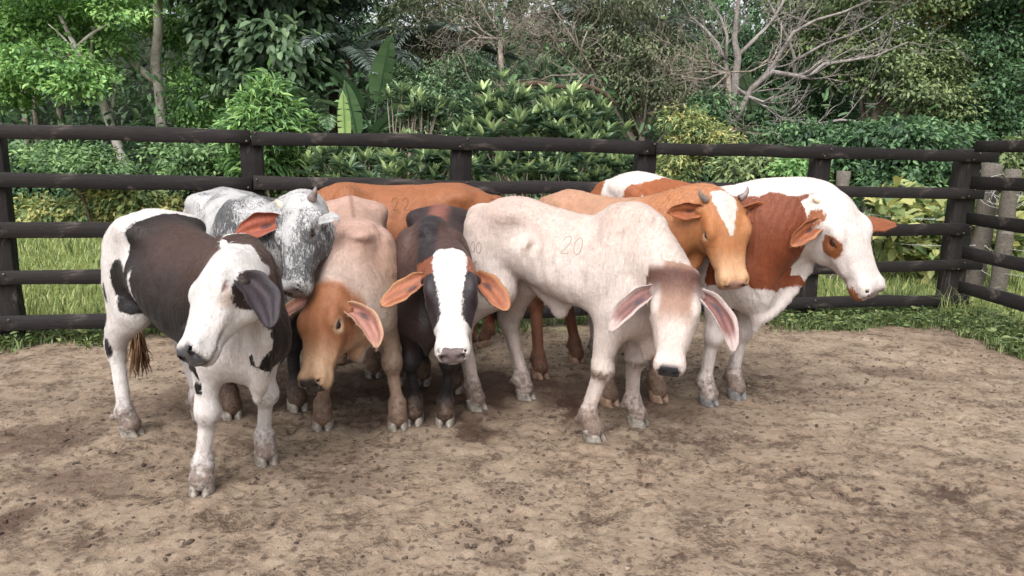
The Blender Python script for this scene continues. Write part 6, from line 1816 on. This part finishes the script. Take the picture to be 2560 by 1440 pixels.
    tree('deep_green_tree', 'dark green tree at the right edge of the forest', 'tree', 2520, 13.2, [(2480, 100, 130, 100, 0), (2540, 220, 120, 90, -.2), (2440, 260, 90, 70, 0), (2600, 40, 120, 100, 0), (2420, 40, 80, 60, .4), (2520, -60, 220, 80, 0), (2500, 320, 110, 50, -.2)], 'small', 21000, 0.095, 0.045, M['leaf_deep'], M['bark_dark'], 143, 0.12, clump=0.28, per=34, boughs=10)
    tree('deep_green_tree', 'dark leafy tree in the shade right of the bare white tree', 'tree', 2000, 14.6, [(1960, 260, 130, 70, 0), (2080, 280, 130, 60, 0), (1990, 130, 150, 90, .4), (1880, 120, 110, 100, .6), (1740, 120, 100, 120, .6)], 'small', 15000, 0.10, 0.045, M['leaf_deep'], M['bark_dark'], 145, 0.1, clump=0.28, per=34)
    tree('yellow_flowering_tree', 'tree with yellow flowering twigs at the top right', 'tree', 2330, 13.6, [(2310, 12, 70, 24, 0), (2370, 40, 50, 22, -.2), (2260, -20, 90, 30, 0)], 'small', 2600, 0.07, 0.04, M['leaf_yellow'], M['bark_grey'], 147, 0.06, clump=0.2, per=30)
    tree('yellow_flowering_shrub', 'yellow flowering shrub left of the bare white tree, above the top rail', 'shrub', 1720, 10.2, [(1700, 300, 60, 34, 0), (1740, 325, 60, 34, 0), (1780, 340, 60, 24, 0), (1690, 400, 60, 60, 0)], 'small', 3600, 0.075, 0.026, M['leaf_weed'], M['bark_dark'], 149, 0.025, clump=0.16, per=28)
    hedge = [('hedge_bush', 'dark leafy bush below the bare white tree', 1800, 11.4, [(1780, 290, 50, 60, 0), (1760, 360, 70, 50, 0), (1720, 420, 80, 50, 0), (1810, 420, 60, 50, 0)], 'leaf_deep', 5200),
             ('hedge_bush', 'bush of pale narrow leaves between the upper rails right of centre', 1880, 9.4, [(1870, 425, 70, 34, 0), (1940, 430, 50, 30, 0)], 'leaf_olive', 2600),
             ('hedge_bush', 'fresh light green bush between the upper rails left of the fifth post', 1985, 9.0, [(1985, 420, 40, 34, 0), (2000, 440, 36, 28, 0)], 'leaf_lime', 1300),
             ('hedge_bush', 'dark green bush behind the fifth fence post', 2080, 11.6, [(2000, 345, 110, 34, 0), (2120, 350, 110, 34, 0), (2080, 410, 120, 40, -.2), (2180, 440, 90, 40, 0)], 'leaf_deep', 7600),
             ('hedge_bush', 'dark glossy bush under the deep green tree near the corner post', 2330, 11.0, [(2250, 340, 110, 40, 0), (2350, 345, 100, 40, 0), (2300, 410, 120, 45, -.2), (2420, 420, 90, 50, 0), (2250, 470, 110, 40, -.2)], 'leaf_deep', 9000),
             ('hedge_bush', 'leafy bush at the right edge behind the side fence', 2540, 10.5, [(2540, 400, 70, 50, 0), (2590, 460, 70, 60, 0)], 'leaf_olive', 3000)]
    for i, (nm, lab, px, Y, bl_, mt, n) in enumerate(hedge):
        tree(nm, lab, 'bush', px, Y, bl_, 'small' if mt != 'leaf_deep' else 'broad', n, 0.10, 0.045, M[mt], M['bark_dark'], 160 + 3 * i, 0.03, 'bushes along the forest foot', clump=0.2, per=26)
    # left undergrowth
    ug = [('undergrowth_bush', 'dark bush in the shade behind the lower rails at the far left', 60, 12.6, [(60, 480, 110, 50, 0), (170, 470, 110, 50, .2), (40, 420, 90, 50, .3)], 'leaf_deep', 6000),
          ('undergrowth_bush', 'weedy bush of mixed green and yellow stems below the leaning tree', 200, 11.6, [(120, 530, 110, 30, 0), (240, 520, 110, 34, 0), (30, 540, 70, 26, 0)], 'leaf_weed', 4200),
          ('undergrowth_bush', 'green bush with yellow tips left of the grey bull', 380, 11.2, [(330, 500, 70, 50, 0), (420, 520, 70, 30, .2), (270, 490, 60, 40, .2)], 'leaf_weed', 3600),
          ('undergrowth_bush', 'shaded bush below the broad leaved tree', 560, 11.8, [(520, 430, 90, 60, 0), (600, 460, 90, 60, 0), (460, 470, 80, 50, 0)], 'leaf_dark', 5600),
          ('undergrowth_bush', 'mixed bush behind the second fence post', 720, 10.2, [(720, 410, 60, 50, 0), (790, 420, 60, 40, 0), (700, 470, 90, 40, 0)], 'leaf_olive', 3600)]
    for i, (nm, lab, px, Y, bl_, mt, n) in enumerate(ug):
        tree(nm, lab, 'bush', px, Y, bl_, 'broad', n, 0.105, 0.05, M[mt], M['bark_dark'], 190 + 3 * i, 0.03, 'bushes along the forest foot', clump=0.22, per=24)
    # yellowish broad-leaved plants between the fences at right
    r = np.random.default_rng(5)
    spots = [(2210, 560), (2290, 520), (2350, 560), (2260, 610), (2400, 540), (2330, 630), (2230, 500), (2420, 600), (2540, 500), (2490, 560)]
    for i, (px, py) in enumerate(spots):
        Y = 8.6 + 0.12 * (i % 4) + (0.9 if py < 530 else 0)
        b = at(px, 360, Y)
        tree('broad_leaved_weed', 'weed with broad yellowish leaves by the wire fence, ' + ('leftmost of the upper row', 'second from left, upper row', 'third from left, upper row', 'leftmost of the lower row', 'just left of the corner post', 'low down, second in the lower row', 'highest on the left', 'lowest, beside the corner post', 'at the right frame edge', 'between the two grey log posts')[i], 'plant', px, Y, [(px, py, 48, 40, 0), (px + 20, py + 40, 44, 40, 0)], 'broad', 150, 0.19, 0.10, M['leaf_weed'], M['grass_dark'], 220 + i, 0.012, 'broad-leaved weeds by the wire fence', clump=0.14, per=9, droop=-0.1)

    # ---- forest mass far behind, one reading as a wall of leaves
    rr = np.random.default_rng(300)
    n = 70000
    x = rr.uniform(-17, 18, n); y = rr.uniform(15.5, 24, n)
    g = ground_height(x.astype(np.float32), y.astype(np.float32), False)
    top = 7.5 + 3.0 * fbm(np.column_stack([x * .3, y * .3, 0 * x]), 3, 9)
    z = g + top * rr.random(n) ** 0.8
    P = np.column_stack([x, y, z])
    keep = fbm(P * 0.9, 3, 17) > 0.44
    P = P[keep]; n = len(P)
    ax = nrm(rr.normal(0, 1, (n, 3)) + np.array([0, -0.4, -0.4])); nn = nrm(rr.normal(0, .5, (n, 3)) + np.array([0, -.4, 1]))
    V, F, t = leaf_mesh('small', P, ax, nn, rr.uniform(.18, .40, n), rr.uniform(.09, .16, n), np.clip(fbm(P * .5, 2, 3) + rr.normal(0, .2, n), 0, 1))
    me = np_mesh('far_forest', V, [F]); vattr(me, 'tone', t)
    tag(mesh_obj('far_forest', me, M['leaf_dark']), 'dark mass of forest leaves behind the nearer trees', kind='stuff')

    # ---- mixed growth filling the space between the trunks
    n = 15000
    x = rr.uniform(-11, 12, n); y = rr.uniform(11.6, 15.2, n) + 0.12 * np.abs(x)
    P = np.column_stack([x, y, ground_height(x.astype(np.float32), y.astype(np.float32), False) + 2.6 * rr.random(n) ** 1.3])
    P = P[fbm(P * 1.1, 3, 27) > 0.42]; n = len(P)
    ax = nrm(rr.normal(0, 1, (n, 3)) + np.array([0, -0.5, -0.1])); nn = nrm(rr.normal(0, .4, (n, 3)) + np.array([0, -.5, 1]))
    ln = rr.uniform(.06, .24, n)
    V, F, t = leaf_mesh('broad', P, ax, nn, ln, ln * rr.uniform(.3, .55, n), np.clip(fbm(P * .8, 2, 31) + rr.normal(0, .2, n), 0, 1))
    me = np_mesh('forest_undergrowth', V, [F]); vattr(me, 'tone', t)
    tag(mesh_obj('forest_undergrowth', me, M['leaf_deep']), 'tangled green undergrowth filling the gaps between the trunks', kind='stuff')

    # ---- grass
    r = np.random.default_rng(400)
    f = lambda xy: np.where((beyond(xy) > 0.25) & (xy[:, 1] < 15), np.clip(1.15 - 0.075 * xy[:, 1], 0.12, 1), 0)
    xy = poly_scatter(r, 215000, f); xy = xy[(xy[:, 0] < -1.2) | (xy[:, 0] > 1.6)]
    grass_blades('meadow_grass', 'tall light green grass of the meadow beyond the fence', xy, 0.14, 0.0050, M['grass'], 401, 1.1)
    xy = poly_scatter(r, 60000, lambda xy: np.where((beyond(xy) > 0.2) & (xy[:, 1] < 14), 0.5, 0)); xy = xy[(xy[:, 0] < -1.2) | (xy[:, 0] > 1.6)]
    grass_blades('short_grass', 'short darker grass between the tall stems', xy, 0.16, 0.007, M['grass_dark'], 402, 0.8)
    def verge(xy):
        d = beyond(xy); P = np.column_stack([xy, np.zeros(len(xy))])
        right = sstep(1.6, 3.2, xy[:, 0])
        e = d + (fbm(P * 3, 3, 8) - .5) * 0.7 + 0.05 + 0.40 * right * sstep(-1.5, 0, d)
        return np.where(d < 0.35, sstep(-0.05, 0.25, e) * (0.35 + 0.65 * np.maximum(right, 1 - sstep(-3.2, -2.2, xy[:, 0]))), 0)
    xy = np.column_stack([r.uniform(-5, 4.8, 190000), r.uniform(4.2, 7.6, 190000)]); xy = xy[r.random(len(xy)) < verge(xy)]
    grass_blades('verge_grass', 'weedy green grass along the foot of the fence', xy, 0.095, 0.0055, M['grass_dark'], 403, 1.1)
    # creeping leaves in the verge
    k = r.choice(len(xy), 5200); p = xy[k]; n = len(p)
    z = ground_height(p[:, 0].astype(np.float32), p[:, 1].astype(np.float32)) + r.uniform(0.01, 0.10, n)
    a = r.uniform(0, 6.28, n)
    V, F, t = leaf_mesh('broad', np.column_stack([p, z]), np.column_stack([np.cos(a), np.sin(a), r.uniform(-.2, .5, n)]), np.array([0, 0, 1.0]) + r.normal(0, .35, (n, 3)), r.uniform(.03, .075, n), r.uniform(.02, .04, n), np.clip(r.normal(.45, .25, n), 0, 1))
    me = np_mesh('verge_weeds', V, [F]); vattr(me, 'tone', t)
    tag(mesh_obj('verge_weeds', me, M['grass_dark']), 'small round weed leaves creeping along the fence foot', kind='stuff')
    # tussocks of long grass at fence feet
    for i, (px, py, hgt, nn_) in enumerate(((60, 770, 0.4, 110), (2420, 740, 0.34, 80), (2250, 770, 0.2, 120), (2480, 830, 0.2, 160))):
        c = gnd(px, py) if py > 700 else np.array([0, 0])
        if i == 0: c = np.array([-3.75, 5.45])
        if i == 1: c = np.array([4.15, 6.75])
        pts = c + r.normal(0, 0.10, (nn_, 2))
        o = grass_blades('grass_tussock', ('tussock of long grass behind the leftmost fence post', 'tussock of long thin grass at the corner post', 'tussock of grass under the bottom rail right of the big cow', 'tussock of grass in front of the side fence', 'tussock of grass under the bottom rail at the far left')[i], pts, hgt, 0.004, M['grass'] if i < 2 else M['grass_dark'], 410 + i, 0.9)
        del o['kind']; o['category'] = 'grass tussock'
HOOF_PX = [(667,1158),(506,1232),(328,1090),(745,1025),(580,1045),(995,1072),(808,1072),(935,942),(1245,872),(1112,1063),(1035,1060),(1136,982),(1592,1064),(1482,1102),(1312,998),(1190,1024),(1645,1003),(1522,1013),(1440,907),(1350,945),(1840,997),(1770,1013)]

for _name in HOOF_PX: HOOVES.append(tuple(gnd(*_name)))
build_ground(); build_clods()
build_fences()
build_plants()
herd()
